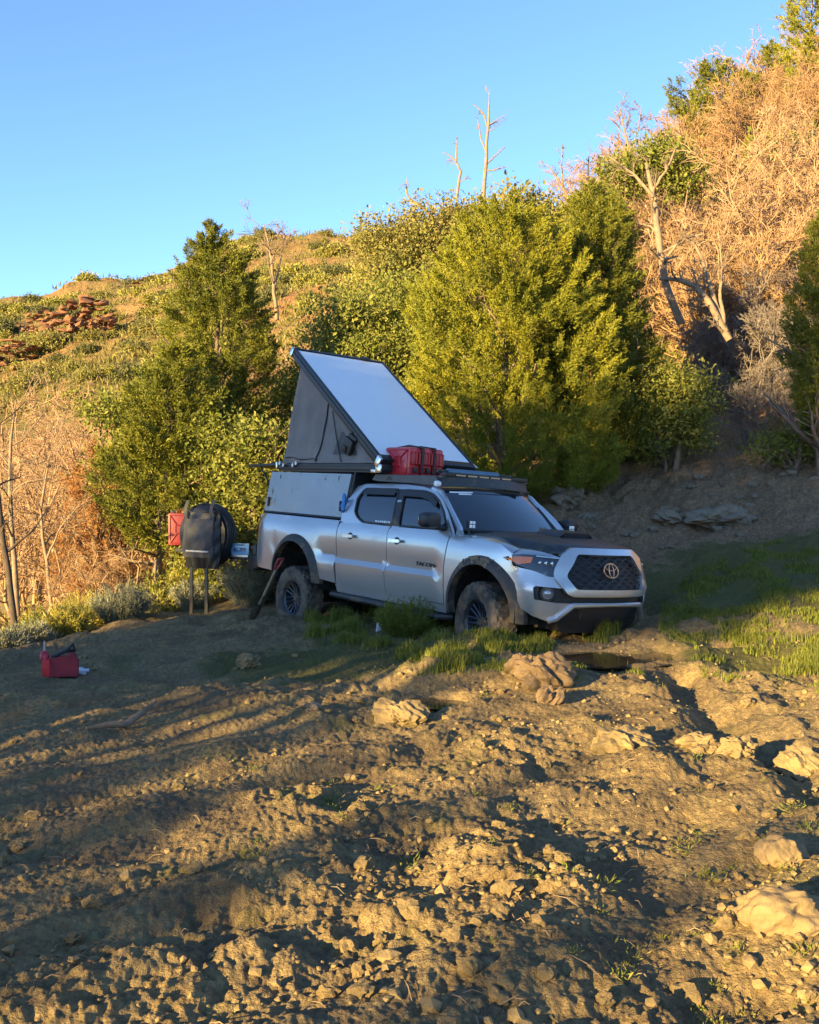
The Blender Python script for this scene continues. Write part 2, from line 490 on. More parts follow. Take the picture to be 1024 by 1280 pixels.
def ground_material(name="churned_clay"):
    m, nt, p = new_mat(name)
    big = noise(nt, .55, 4, .6); mid = noise(nt, 3.0, 6, .65); fine = noise(nt, 26, 6, .7); grit = noise(nt, 120, 3, .6)
    c = ramp(nt, mid, [(.28, (.15, .105, .05)), (.5, (.26, .185, .085)), (.72, (.34, .255, .12))]).outputs[0]
    f = ramp(nt, big, [(.42, (0, 0, 0)), (.62, (1, 1, 1))]).outputs[0]
    c = mixc(nt, f, c, mixc(nt, fine, (.19, .142, .075), (.285, .215, .11)))
    c = mixc(nt, ramp(nt, fine, [(.36, (.7, .7, .7)), (.56, (0, 0, 0))]).outputs[0], c, (.10, .068, .04))  # darkens the bump's low spots: crevice shade put into the clay colour
    moss = noise(nt, 1.3, 5, .7)
    c = mixc(nt, ramp(nt, moss, [(.55, (0, 0, 0)), (.66, (.65, .65, .65))]).outputs[0], c, mixc(nt, fine, (.07, .075, .022), (.16, .155, .05)))
    damp = noise(nt, .9, 5, .75)
    c = mixc(nt, ramp(nt, damp, [(.40, (.65, .65, .65)), (.50, (0, 0, 0))]).outputs[0], c, (.115, .082, .05))
    tcg = nt.nodes.new('ShaderNodeTexCoord')
    mp = N(nt, 'ShaderNodeMapping', vector_type='TEXTURE'); mp.inputs['Location'].default_value = (5.5, 17.0, 0); mp.inputs['Scale'].default_value = (5.2, 6.2, 50)
    nt.links.new(tcg.outputs['Object'], mp.inputs[0])
    ln = N(nt, 'ShaderNodeVectorMath', operation='LENGTH'); nt.links.new(mp.outputs[0], ln.inputs[0])
    ad = N(nt, 'ShaderNodeMath', operation='MULTIPLY_ADD'); nt.links.new(moss, ad.inputs[0]); ad.inputs[1].default_value = 1.0; nt.links.new(ln.outputs['Value'], ad.inputs[2])
    fd = ramp(nt, None, [(.6, (.9, .9, .9)), (.8, (0, 0, 0))]); dv = N(nt, 'ShaderNodeMath', operation='MULTIPLY'); nt.links.new(ad.outputs[0], dv.inputs[0]); dv.inputs[1].default_value = .5; nt.links.new(dv.outputs[0], fd.inputs[0])
    c = mixc(nt, fd.outputs[0], c, mixc(nt, ramp(nt, fine, [(.38, (0, 0, 0)), (.62, (1, 1, 1))]).outputs[0], (.135, .078, .043), (.31, .20, .112)))
    for (gx, gy, sx, sy) in ((4.6, 12.2, 2.3, 2.2), (-.45, 9.7, 1.5, 1.3), (3.4, 9.3, 1.2, .8)):
        mp = N(nt, 'ShaderNodeMapping', vector_type='TEXTURE'); mp.inputs['Location'].default_value = (gx, gy, 0); mp.inputs['Scale'].default_value = (sx, sy, 50)
        nt.links.new(tcg.outputs['Object'], mp.inputs[0])
        ln = N(nt, 'ShaderNodeVectorMath', operation='LENGTH'); nt.links.new(mp.outputs[0], ln.inputs[0])
        ad = N(nt, 'ShaderNodeMath', operation='MULTIPLY_ADD'); nt.links.new(moss, ad.inputs[0]); ad.inputs[1].default_value = 1.6; nt.links.new(ln.outputs['Value'], ad.inputs[2])
        fg = ramp(nt, ad.outputs[0], [(.0, (.85, .85, .85)), (.9, (.8, .8, .8)), (1.0, (0, 0, 0))])
        dv = N(nt, 'ShaderNodeMath', operation='MULTIPLY'); nt.links.new(ad.outputs[0], dv.inputs[0]); dv.inputs[1].default_value = .58
        nt.links.new(dv.outputs[0], fg.inputs[0])
        c = mixc(nt, fg.outputs[0], c, mixc(nt, fine, (.05, .055, .016), (.11, .115, .03)))
    nt.links.new(c, p.inputs['Base Color'])
    p.inputs['Roughness'].default_value = .92
    p.inputs['Specular IOR Level'].default_value = .2
    vor = N(nt, 'ShaderNodeTexVoronoi', feature='DISTANCE_TO_EDGE'); vor.inputs['Scale'].default_value = 9
    tc = nt.nodes.new('ShaderNodeTexCoord'); nt.links.new(tc.outputs['Object'], vor.inputs['Vector'])
    crack = ramp(nt, vor.outputs['Distance'], [(0, (0, 0, 0)), (.06, (1, 1, 1))]).outputs[0]
    a = N(nt, 'ShaderNodeMath', operation='MULTIPLY_ADD'); nt.links.new(fine, a.inputs[0]); a.inputs[1].default_value = 1.0
    g2 = N(nt, 'ShaderNodeMath', operation='MULTIPLY'); nt.links.new(grit, g2.inputs[0]); g2.inputs[1].default_value = .45
    nt.links.new(g2.outputs[0], a.inputs[2])
    a2 = N(nt, 'ShaderNodeMath', operation='MULTIPLY_ADD'); nt.links.new(crack, a2.inputs[0]); a2.inputs[1].default_value = .12
    nt.links.new(a.outputs[0], a2.inputs[2])
    bump(nt, p, a2.outputs[0], .9, .03)
    return m
def hill_material():
    m, nt, p = new_mat("hill_soil")
    big = noise(nt, .05, 5, .6); mid = noise(nt, .35, 6, .65); fine = noise(nt, 2.2, 6, .7)
    c = ramp(nt, mid, [(.3, (.21, .10, .045)), (.5, (.29, .16, .075)), (.7, (.35, .225, .11))]).outputs[0]
    c = mixc(nt, ramp(nt, big, [(.42, (0, 0, 0)), (.60, (.75, .75, .75))]).outputs[0], c, mixc(nt, fine, (.075, .085, .026), (.16, .15, .045)))
    c = mixc(nt, ramp(nt, fine, [(.55, (0, 0, 0)), (.68, (.7, .7, .7))]).outputs[0], c, (.09, .085, .035))
    nt.links.new(c, p.inputs['Base Color']); p.inputs['Roughness'].default_value = .95
    p.inputs['Specular IOR Level'].default_value = .15
    bump(nt, p, fine, .9, .5)
    return m
M_ground = ground_material(); M_hill = hill_material()
def sheet(name, r0, r1, mat):
    F = GF[r0:r1].reshape(-1, 4); b = r0 * nt_
    return obj_np(name, GV[b:(r1 + 1) * nt_], F - b, mat)
tag(sheet("ground", 0, ksplit, M_ground), "churned dry clay ground with ruts and clods", None, None, "structure")
tag(sheet("hill", ksplit, nr - 1, M_hill), "steep dry hillside rising behind the trees", None, None, "structure")

def water_material():
    m, nt, p = new_mat("muddy_water")
    p.inputs['Base Color'].default_value = (.035, .028, .018, 1)
    p.inputs['Roughness'].default_value = .05
    p.inputs['IOR'].default_value = 1.33
    bump(nt, p, noise(nt, 6, 2), .04, .02)
    return m
M_water = water_material()
for (cx, cy, rx, ry, wl) in PUDDLES:
    mb = MB()
    n = 48
    V = [(cx, cy, wl)]; F = []
    for k in range(n):
        t = 2 * math.pi * k / n
        V.append((cx + 1.5 * rx * math.cos(t), cy + 1.5 * ry * math.sin(t), wl))
    F = [(0, 1 + k, 1 + (k + 1) % n) for k in range(n)]
    mb.add(V, F)
    tag(mb.build("puddle_water", M_water), "dark muddy puddle", None, None, "structure")
# ------------------------------------------------------------------ the pickup truck
# truck axes: x forward from the front axle, y to its left, z up from the middle of the front hub (stock ride)
TRUCK_LOC = (1.395, 11.04, -1.232 + EYE)
TRUCK_ROT = (math.radians(-2.5), math.radians(2.3), math.radians(-53.2))
M_TR = Matrix.Translation(TRUCK_LOC) @ Euler(TRUCK_ROT).to_matrix().to_4x4()

def paint_material():
    m, nt, p = new_mat("silver_paint")
    fl = noise(nt, 900, 1, .5)
    c = ramp(nt, fl, [(.3, (.44, .45, .465)), (.7, (.54, .55, .565))]).outputs[0]
    tc = nt.nodes.new('ShaderNodeTexCoord')
    sx = nt.nodes.new('ShaderNodeSeparateXYZ'); nt.links.new(tc.outputs['Object'], sx.inputs[0])
    dust = noise(nt, 2.5, 6, .65)
    low = N(nt, 'ShaderNodeMapRange'); nt.links.new(sx.outputs[2], low.inputs[0])
    low.inputs[1].default_value = 1.0; low.inputs[2].default_value = .1; low.inputs[3].default_value = .04; low.inputs[4].default_value = .42
    dm = N(nt, 'ShaderNodeMath', operation='MULTIPLY'); nt.links.new(dust, dm.inputs[0]); nt.links.new(low.outputs[0], dm.inputs[1])
    c = mixc(nt, dm.outputs[0], c, (.30, .235, .165))
    # flung mud round the front wheel
    sp = noise(nt, 26, 4, .75)
    cx = N(nt, 'ShaderNodeVectorMath', operation='DISTANCE'); nt.links.new(tc.outputs['Object'], cx.inputs[0]); cx.inputs[1].default_value = (-.1, -.92, .70)
    rr = N(nt, 'ShaderNodeMapRange'); nt.links.new(cx.outputs['Value'], rr.inputs[0]); rr.inputs[1].default_value = .0; rr.inputs[2].default_value = .55; rr.inputs[3].default_value = .62; rr.inputs[4].default_value = .80
    gt = N(nt, 'ShaderNodeMath', operation='GREATER_THAN'); nt.links.new(sp, gt.inputs[0]); nt.links.new(rr.outputs[0], gt.inputs[1])
    c = mixc(nt, gt.outputs[0], c, (.11, .075, .045))
    nt.links.new(c, p.inputs['Base Color'])
    me = N(nt, 'ShaderNodeMapRange'); nt.links.new(dm.outputs[0], me.inputs[0]); me.inputs[2].default_value = .35; me.inputs[3].default_value = .72; me.inputs[4].default_value = .35
    nt.links.new(me.outputs[0], p.inputs['Metallic'])
    p.inputs['Roughness'].default_value = .28
    p.inputs['Coat Weight'].default_value = 1.0; p.inputs['Coat Roughness'].default_value = .04
    return m
M_paint = paint_material()
M_trim = simple("dark_trim_plastic", (.022, .022, .024), .55, var=.2, bmp=.15, dirt=.25)
M_flare = simple("muddy_flare_plastic", (.035, .034, .034), .62, var=.25, bmp=.2, dirt=.28)
M_black = simple("matt_black", (.016, .016, .018), .5)
M_wrap = simple("matt_black_hood_wrap", (.03, .03, .033), .42, var=.1, scale=3, dirt=.12, dirt_col=(.12, .095, .07))
M_void = simple("dark_underside", (.012, .011, .010), .9, dirt=.3, dirt_col=(.05, .037, .025))
M_chrome = simple("bright_metal", (.7, .7, .7), .18, 1.0)
M_alu = simple("brushed_aluminium", (.55, .56, .57), .36, .85, var=.06)
M_tyre = simple("muddy_tyre_rubber", (.03, .028, .026), .8, var=.2, bmp=.3, bscale=90, dirt=.6, dirt_col=(.13, .10, .072))
M_rim = simple("blue_black_alloy", (.045, .055, .075), .38, .6, var=.2, dirt=.35)
M_amber = simple("amber_lens", (.75, .16, .02), .15, coat=1)
M_red = simple("red_lens", (.45, .015, .015), .15, coat=1)
M_bronze = simple("bronze_metal", (.62, .30, .15), .32, 1.0)
def glass_material(name, col, rough=.03):
    m, nt, p = new_mat(name)
    p.inputs['Base Color'].default_value = (*col, 1); p.inputs['Roughness'].default_value = rough
    p.inputs['IOR'].default_value = 1.52; p.inputs['Specular IOR Level'].default_value = .75
    p.inputs['Coat Weight'].default_value = .6; p.inputs['Coat Roughness'].default_value = .02
    n = noise(nt, 3, 4); nt.links.new(ramp(nt, n, [(.45, (rough,) * 3), (.75, (rough + .10,) * 3)]).outputs[0], p.inputs['Roughness'])
    return m
M_glass = glass_material("dark_tinted_glass", (.012, .016, .022))
M_lamp = glass_material("headlamp_lens", (.010, .010, .012), .12)
M_fog = simple("fog_lamp_glass", (.32, .33, .35), .12, .5, coat=1)
M_led = simple("frosted_lamp", (.8, .8, .78), .2, coat=1)

truck = empty("pickup_truck", TRUCK_LOC, TRUCK_ROT)
tag(truck, "silver four door pickup truck with black hood stuck in the mud", "pickup truck")

_zt = np.array([.12, .2, .3, .40, .455, .485, .505, .525, .56, .65, .75, .85, .92, .96, .99, 1.03])
_yt = np.array([.872, .890, .914, .930, .940, .938, .912, .896, .897, .914, .925, .922, .908, .890, .868, .82])
_yf = np.array([.885, .905, .918, .925, .928, .929, .930, .930, .930, .930, .928, .918, .90, .885, .868, .82])
def Yb(x, z):
    led = float(sstep(-.55, -.75, x)) * float(sstep(-4.25, -4.1, x) if x < -3.5 else 1) 
    led *= 1 - float(sstep(-3.02, -3.12, x) * sstep(-4.18, -4.08, x))
    y = np.interp(z, _zt, _yt) * led + np.interp(z, _zt, _yf) * (1 - led)
    for xc in (.055, -3.59):
        y += .022 * math.exp(-((x - xc) / .55) ** 2) * float(sstep(.98, .8, z))
    if x > .2: y -= .10 * ((x - .2) / .4) ** 2
    if x < -4.45: y -= .10 * ((-4.45 - x) / .35) ** 2
    return float(y)
def side(s):
    return lambda x, z, o: (x, s * (Yb(x, z) + o), z)
def arc(cx, cz, rx, rz, a0, a1, n=22):
    return [(cx + rx * math.cos(math.radians(a0 + (a1 - a0) * k / n)), cz + rz * math.sin(math.radians(a0 + (a1 - a0) * k / n))) for k in range(n + 1)]

FA = (.055, .22, .46, .46)       # front arch opening: centre x, z, radii
RA = (-3.59, .21, .50, .48)
# fender and bed sides (both sides of the body), roof, pillars: the body
body = MB()
for s in (-1, 1):
    f = side(s)
    a = arc(*FA, -8, 188)        # from front foot to rear foot over the top
    fender = [(-.525, .20), (-.535, .60), (-.50, .92), (-.2, .925), (.1, .915), (.30, .893), (.36, .858), (.445, .812), (.46, .77), (.46, .69), (.52, .63), (.535, .5)] + a
    fender = [p for p in fender]
    panel(body, fender, f, step=.06, thick=.03)
    b = arc(*RA, -4, 184)
    bed = [(-2.665, .985), (-4.70, 1.0), (-4.79, .97), (-4.80, .62), (-4.80, .36), (-4.70, .27), (-4.2, .25)] + b[::-1] + [(-3.0, .245), (-2.665, .225)]
    panel(body, bed, f, step=.07, thick=.03)
    # sill under the doors
    panel(body, [(-2.68, .215), (-2.66, .12), (-.52, .11), (-.51, .195)], f, step=.08, thick=.05, off=-.01)
def Yg(z):
    return float(np.interp(z, [.94, .965, 1.1, 1.25, 1.38, 1.44, 1.48], [.876, .866, .832, .777, .710, .675, .64]))
def zr(x): return float(np.interp(-x, [.9, 1.02, 1.3, 1.65, 2.1, 2.5, 2.62, 2.7], [1.36, 1.40, 1.438, 1.458, 1.462, 1.445, 1.42, 1.37]))
GH = [(-.49, .93), (-.53, .985), (-.70, 1.16), (-.87, 1.30), (-1.02, 1.395), (-1.3, 1.436), (-1.65, 1.456), (-2.1, 1.46), (-2.48, 1.445), (-2.60, 1.41), (-2.66, 1.30), (-2.70, 1.12), (-2.665, .93)]
FW = [(-.60, .985), (-.74, 1.16), (-.88, 1.275), (-1.06, 1.355), (-1.22, 1.385), (-1.60, 1.392), (-1.53, 1.18), (-1.485, .98)]
RW = [(-1.60, .98), (-1.645, 1.18), (-1.72, 1.395), (-2.40, 1.390), (-2.47, 1.28), (-2.42, 1.10), (-2.33, 1.035), (-2.20, .99)]
for s in (-1, 1):
    panel(body, GH, lambda x, z, o, s=s: (x, s * (Yg(z) + o), z), holes=[FW, RW], step=.06, thick=.03)
# roof
def roof_fn(x, v):
    z0 = zr(x); y = .672 * v
    return (x - .03 * (1 - v * v) * 0, y, z0 + .055 * (1 - v * v) - .012 * abs(v) ** 8)
body.grid(roof_fn, np.linspace(-.99, -2.62, 14), np.linspace(-1, 1, 13))
body.grid(lambda t, v: (-2.62 - .08 * t, (.672 + .19 * t) * v, (zr(-2.62) + .055 * (1 - v * v)) * (1 - t) + .93 * t), np.linspace(0, 1, 6), np.linspace(-1, 1, 9))
# fender tops between the wing line and the hood
def hood_w(x): return float(np.interp(x, [-.5, .1, .45, .8], [.705, .70, .672, .62]))
def hood_z(x): return float(np.interp(x, [-.52, -.2, .15, .45, .65, .80, .88], [.985, .995, .985, .955, .925, .893, .865]))
def hood_fn(t, v):
    xc = -.50 + .07 * (1 - v * v); xf = .865 - .21 * abs(v) ** 2.3
    x = xc + (xf - xc) * t
    y = v * hood_w(x)
    z = hood_z(x) - .026 * v * v + .016 * float(sstep(.62, .50, abs(v))) * float(sstep(1.0, .75, t)) - .06 * float(sstep(.9, 1.0, abs(v))) * float(sstep(.45, .7, t)) - .03 * float(sstep(.93, 1.0, t))
    z += .014 * float(sstep(.80, .72, abs(v))) * float(sstep(.2, .5, t))
    return (x, y, z)
for s in (-1, 1):
    def ft(x, t, s=s):
        y0 = Yb(x, .915); z0 = np.interp(x, [-.5, -.2, .1, .30, .36, .44], [.92, .925, .915, .895, .86, .815])
        h_ = hood_fn(max(0, (x + .5) / 1.155), 1.0); y1 = h_[1]; z1 = h_[2] - .014
        return (x, s * (y0 * (1 - t) + y1 * t), z0 * (1 - t) + z1 * t + .026 * math.sin(math.pi * t) * (1 - t))
    body.grid(ft, np.linspace(-.52, .44, 14), np.linspace(0, 1, 7))
# A pillars
for s in (-1, 1):
    body.tube([(-.47, s * .80, .955), (-.52, s * .765, .99), (-.78, s * .71, 1.21), (-.98, s * .665, 1.375), (-1.15, s * .655, 1.42)], [.045, .042, .036, .036, .03], 8)
# bed front wall, tailgate, bed floor (closes the body)
body.box((-4.785, 0, .68), (.05, 1.60, .60), bev=.02)
o_body = body.build("body", M_paint, truck, angle=32)

# dark inside of the arches, chassis, floor, and added inner boxes that block light leaks
def dk(name, mb, mat=None): return mb.build(name, mat or M_void, truck)
u = MB()
u.box((-2.0, 0, .15), (5.4, .9, .16)); u.box((-1.6, 0, .33), (2.0, 1.70, .1)); u.box((-1.6, 0, .62), (2.0, 1.55, .5)); u.box((-1.75, 0, 1.0), (1.3, 1.3, .5))
u.box((-3.7, 0, .72), (2.0, 1.15, .45)); u.box((.15, 0, .58), (1.0, .95, .5)); u.box((-3.6, 0, .85), (1.9, 1.7, .08))
u.tube([(-3.66, -.75, -.06), (-3.66, .75, -.06)], .06, 10); u.tube([(0, -.72, .08), (0, .72, .08)], .05, 10)
u.lathe([(.0, -.14), (.15, -.12), (.17, 0), (.15, .12), (.0, .14)], n=14, c=(-3.66, 0, -.06))
for s in (-1, 1):
    u.tube([(-3.0, s * .55, .1), (-3.66, s * .55, .0), (-4.3, s * .55, .12)], .03, 6)
    u.tube([(-3.45, s * .58, -.05), (-3.25, s * .5, .45)], .035, 8); u.tube([(.05, s * .62, .05), (0, s * .55, .5)], .06, 10)
dk("chassis_and_light_block", u)
for s in (-1, 1):
    for (cx, cz, rx, rz) in (FA, RA):
        lin = MB()
        pts = arc(cx, cz, rx + .03, rz + .03, -12, 192, 20)
        b0 = len(lin.V)
        V = [(x, s * .90, z) for x, z in pts] + [(x, s * .46, z) for x, z in pts] ; n = len(pts)
        F = [(i, i + 1, n + i + 1, n + i) for i in range(n - 1)] + [tuple(range(n, 2 * n))]
        lin.add(V, F)
        lin.build("wheel_liner", M_void, truck)

# flares
for s in (-1, 1):
    for (cx, cz, rx, rz), e0, e1 in ((FA, -10, 190), (RA, -3, 184)):
        fl = MB(); wv = [0, .25, .6, 1]; W = .092
        def ff(a, t):
            A = math.radians(a); r = t * W
            x = cx + (rx - .012 + r) * math.cos(A); z = cz + (rz - .012 + r) * math.sin(A)
            o = .052 * (1 - t ** 2.2) + .006
            return (x, s * (Yb(x, max(z, .14)) + o), z)
        fl.grid(ff, np.linspace(e0, e1, 40), [0, .3, .6, .85, 1])
        fl.grid(lambda a, t: (lambda p: (p[0], p[1] - s * .09 * t, p[2]))(ff(a, 0)), np.linspace(e0, e1, 40), [0, 1])
        fl.grid(lambda a, t: (lambda p: (p[0], p[1] - s * .05 * t, p[2]))(ff(a, 1)), np.linspace(e0, e1, 40), [0, 1])
        fl.build("fender_flare", M_flare, truck, angle=50)
# caked clods on the near front flare
rngm = np.random.RandomState(4)
cl = MB()
for k in range(46):
    a = math.radians(rngm.uniform(70, 125)); t = rngm.uniform(.0, 1.0) ** 1.3
    x = FA[0] + (FA[2] + t * .085) * math.cos(a); z = FA[1] + (FA[3] + t * .085) * math.sin(a)
    y = -(Yb(x, z) + .05 * (1 - t * t) + .004); r = rngm.uniform(.008, .024)
    bm = bmesh.new(); bmesh.ops.create_icosphere(bm, subdivisions=1, radius=r)
    cl.add([(v.co.x * rngm.uniform(.6, 1.3) + x, v.co.y * .7 + y, v.co.z * rngm.uniform(.6, 1.3) + z) for v in bm.verts], [[v.index for v in f.verts] for f in bm.faces]); bm.free()
M_mud = simple("caked_mud", (.21, .155, .10), .95, var=.3, bmp=.6)
cl.build("caked_mud", M_mud, truck, smooth=False)

# doors
def door(s, outline, win, hx, front):
    mb = panel(MB(), outline, side(s), step=.06, thick=.03, off=.004)
    d = mb.build("door", M_paint, truck, angle=32)
    g = panel(MB(), rounded(win, .04), lambda x, z, o: (x, s * (Yg(z) + o), z), step=.1, thick=.02, off=-.012)
    w = g.build("window", M_glass, d)
    # black surround and rain guard
    t = MB()
    wr = rounded(win, .04)
    t.tube([(x, s * (Yg(z) + .002), z) for x, z in wr], .014, 6, closed=True)
    if front:
        t.add([(-1.49, s * (Yg(.975) + .006), .975), (-1.60, s * (Yg(.975) + .006), .975), (-1.735, s * (Yg(1.40) + .006), 1.40), (-1.595, s * (Yg(1.40) + .006), 1.40), (-1.545, s * (Yg(1.18) + .007), 1.18), (-1.655, s * (Yg(1.18) + .007), 1.18)], [(0, 1, 5, 4), (4, 5, 2, 3)])
    t.build("window_frame", M_trim, d)
    top = [p for p in win if p[1] > 1.2]
    v = MB()
    if front: path = [(-.90, 1.262), (-1.07, 1.338), (-1.23, 1.368), (-1.58, 1.374)]
    else: path = [(-1.74, 1.377), (-2.1, 1.376), (-2.385, 1.372)]
    for (x0, z0), (x1, z1) in zip(path[:-1], path[1:]):
        v.add([(x0, s * (Yg(z0) + .016), z0 + .012), (x1, s * (Yg(z1) + .016), z1 + .012), (x1, s * (Yg(z1 - .05) + .022), z1 - .052), (x0, s * (Yg(z0 - .05) + .022), z0 - .052)], [(0, 1, 2, 3)])
    v.build("rain_guard", M_black, d)
    h = MB()
    z = .815; y = Yb(hx, z)
    pts = [(hx - .11, z), (hx - .09, z + .02), (hx, z + .026), (hx + .09, z + .02), (hx + .11, z)]
    h.prism(rounded([(hx - .105, z - .018), (hx + .105, z - .018), (hx + .105, z + .018), (hx - .105, z + .018)], .018), lambda a, b, o: (a, s * (Yb(a, b) + .02 + o), b), .012, .032)
    h.build("handle", M_chrome, d)
    cup = MB()
    cup.prism([(hx + .045 * math.cos(t) * 1.0, z + .042 * math.sin(t)) for t in np.linspace(0, 2 * math.pi, 18)[:-1]], lambda a, b, o: (a, s * (Yb(a, b) + o), b), .004, .010)
    cup.build("handle_cup", M_black, d)
    return d
FD = [(-.535, .205), (-.545, .60), (-.51, .925), (-.56, .962), (-1.2, .968), (-1.555, .968), (-1.603, .93), (-1.603, .205)]
RD = [(-1.613, .205), (-1.613, .93), (-1.60, .968), (-2.3, .968), (-2.625, .962), (-2.645, .90), (-2.645, .56), (-2.62, .40), (-2.53, .26), (-2.46, .205)]
doors = [door(-1, FD, FW, -1.41, True), door(-1, RD, RW, -2.35, False), door(1, FD, FW, -1.41, True), door(1, RD, RW, -2.35, False)]
# filler behind the rear door's curved foot and the dark cab to bed gap
for s in (-1, 1):
    gp = MB()
    panel(gp, [(-2.47, .20), (-2.54, .26), (-2.63, .4), (-2.66, .56), (-2.665, .95), (-2.70, .95), (-2.70, .2)], side(s), step=.1, off=-.012)
    gp.box((-2.66, s * .84, .6), (.03, .1, .75))
    gp.build("cab_gap", M_black, truck)
    bs = panel(MB(), [(-2.475, .205), (-2.55, .262), (-2.632, .4), (-2.65, .205)], side(s), step=.1, off=-.004)
    bs.build("cab_corner", M_paint, truck)

def text_obj(body_txt, size, mat, parent, name, M, extrude=.004, bold=False, sx=1.0):
    c = bpy.data.curves.new(name, 'FONT'); c.body = body_txt; c.size = size; c.extrude = extrude; c.align_x = 'CENTER'; c.align_y = 'CENTER'
    c.offset = .012 * size if bold else 0
    tmp = bpy.data.objects.new(name + "_tmp", c); COL.objects.link(tmp)
    dg = bpy.context.evaluated_depsgraph_get(); dg.update()
    me = bpy.data.meshes.new_from_object(tmp.evaluated_get(dg)); bpy.data.objects.remove(tmp)
    me.transform(M @ Matrix.Diagonal((sx, 1, 1, 1))); me.materials.clear(); me.materials.append(mat)
    o = link(bpy.data.objects.new(name, me)); o.parent = parent
    return o
# text plane on the near side: x to the right of the reader is truck +x, up is +z, facing -y
SIDE_M = lambda x, y, z, tilt=0: Matrix.Translation((x, y, z)) @ Matrix.Rotation(math.radians(90), 4, 'X')
text_obj("TACOMA", .058, M_black, doors[0], "door_badge", SIDE_M(-.86, -(Yb(-.86, .60) + .009), .592), bold=False, sx=1.6)
for dd in (doors[2],):
    text_obj("TACOMA", .058, M_black, dd, "door_badge", Matrix.Translation((-.86, Yb(-.86, .60) + .009, .592)) @ Matrix.Rotation(math.pi, 4, 'Z') @ Matrix.Rotation(math.radians(90), 4, 'X'), bold=False, sx=1.6)
M_white = simple("white_vinyl", (.75, .76, .78), .5)
st = MB()
for k, wdt in enumerate((.03, .022, .034, .026, .03, .02, .028)):
    st.box((-1.93 + k * .043, -(Yg(1.012) + .004), 1.012), (wdt, .003, .022))
st.build("window_decal", M_white, doors[1])

# mirrors
for s, d in ((-1, doors[0]), (1, doors[2])):
    bm = bmesh.new(); bmesh.ops.create_uvsphere(bm, u_segments=20, v_segments=14, radius=1)
    V = []
    for v in bm.verts:
        e = lambda a, p: math.copysign(abs(a) ** p, a)
        V.append((-.70 + .10 * e(v.co.x, .55) + .05 * v.co.y * s * -1, s * (1.03 + .135 * e(v.co.y, .6) * 1), 1.075 + .085 * e(v.co.z, .6) - .0))
    m_ = MB().add(V, [[v.index for v in f.verts] for f in bm.faces]); bm.free()
    m_.tube([(-.66, s * .86, .995), (-.68, s * .96, 1.01)], .035, 8)
    o_m = m_.build("mirror", M_black, d)
    g = MB(); g.prism(rounded([(s * .93, 1.015), (s * 1.13, 1.015), (s * 1.13, 1.135), (s * .93, 1.135)], .03), lambda a, b, o: (-.80 + .0 * a - o + (.05 * (abs(a) - 1.03) / .135 if True else 0), a, b), .0, .012)
    g.build("mirror_glass", M_glass, o_m)

# hood
hd = MB(); hd.grid(hood_fn, np.linspace(0, 1, 34), np.linspace(-1, 1, 41))
rim_pts = [hood_fn(1, v) for v in np.linspace(-1, 1, 41)]
hd.grid(lambda i, t: (lambda p: (p[0] + .012 * math.sin(t * math.pi), p[1], p[2] - .045 * t))(rim_pts[int(i)]), range(41), np.linspace(0, 1, 4))
for s in (-1, 1): hd.grid(lambda t, q: (lambda p: (p[0], p[1], p[2] - .05 * q))(hood_fn(t, s)), np.linspace(0, 1, 34), [0, 1])
o_hood = hd.build("hood", M_wrap, truck, angle=40)
sc = MB()
def scoop_fn(t, v):
    p = hood_fn(.34 + .34 * t, v * .36)
    return (p[0], p[1], p[2] + .045 * float(sstep(0, .45, t)) * float(sstep(1.0, .72, abs(v))) + .002)
sc.grid(scoop_fn, np.linspace(0, 1, 12), np.linspace(-1, 1, 15))
sc.grid(lambda v, q: (lambda p: (p[0] - .02 * q, p[1], p[2] - q * (.05 if abs(v) < .72 else .01)))(scoop_fn(1, v)), np.linspace(-1, 1, 15), [0, 1])
sc.build("hood_scoop", M_wrap, o_hood)
wp = MB()
for y0, y1 in ((.05, -.55), (.62, .06)):
    wp.tube([(-.50, y0, 1.005), (-.54, (y0 + y1) / 2, 1.02), (-.55, y1, 1.022)], .012, 6)
wp.build("wiper", M_black, truck)
# windshield
def ws(y, t, o=0):
    k = 1 - (y / .72) ** 2
    x = (-.535 + .10 * k) * (1 - t) + (-1.03 + .07 * k) * t
    return (x + .02 * math.sin(math.pi * t), y * (1 - t) + y * .905 * t, .985 * (1 - t) + 1.415 * t + .02 * k * t)
w_ = MB(); w_.grid(ws, np.linspace(-.715, .715, 17), np.linspace(0, 1, 9))
o_ws = w_.build("windshield", M_glass, truck)
fr = MB()
fr.tube([ws(-.715, t) for t in np.linspace(0, 1, 6)] + [ws(y, 1) for y in np.linspace(-.7, .7, 9)] + [ws(.715, t) for t in np.linspace(1, 0, 6)], .014, 6)
fr.tube([(p[0] + .02, p[1], p[2]) for p in [ws(y, 0) for y in np.linspace(-.715, .715, 9)]], .022, 6)
fr.build("windshield_seal", M_black, o_ws)
dc = MB()
for y0, y1, t in ((-.63, -.30, .93), (-.52, -.34, .885)):
    a, b = ws(y0, t), ws(y1, t)
    dc.add([(a[0] + .012, a[1], a[2] - .006), (b[0] + .012, b[1], b[2] - .006), (b[0] + .006, b[1], b[2] + .008), (a[0] + .006, a[1], a[2] + .008)], [(0, 1, 2, 3)])
dc.build("windshield_decal", M_white, o_ws)
cv = MB().box((-.93, .0, 1.36), (.06, .22, .06), (0, .6, 0), .01)
cv.build("mirror_housing", M_black, o_ws)

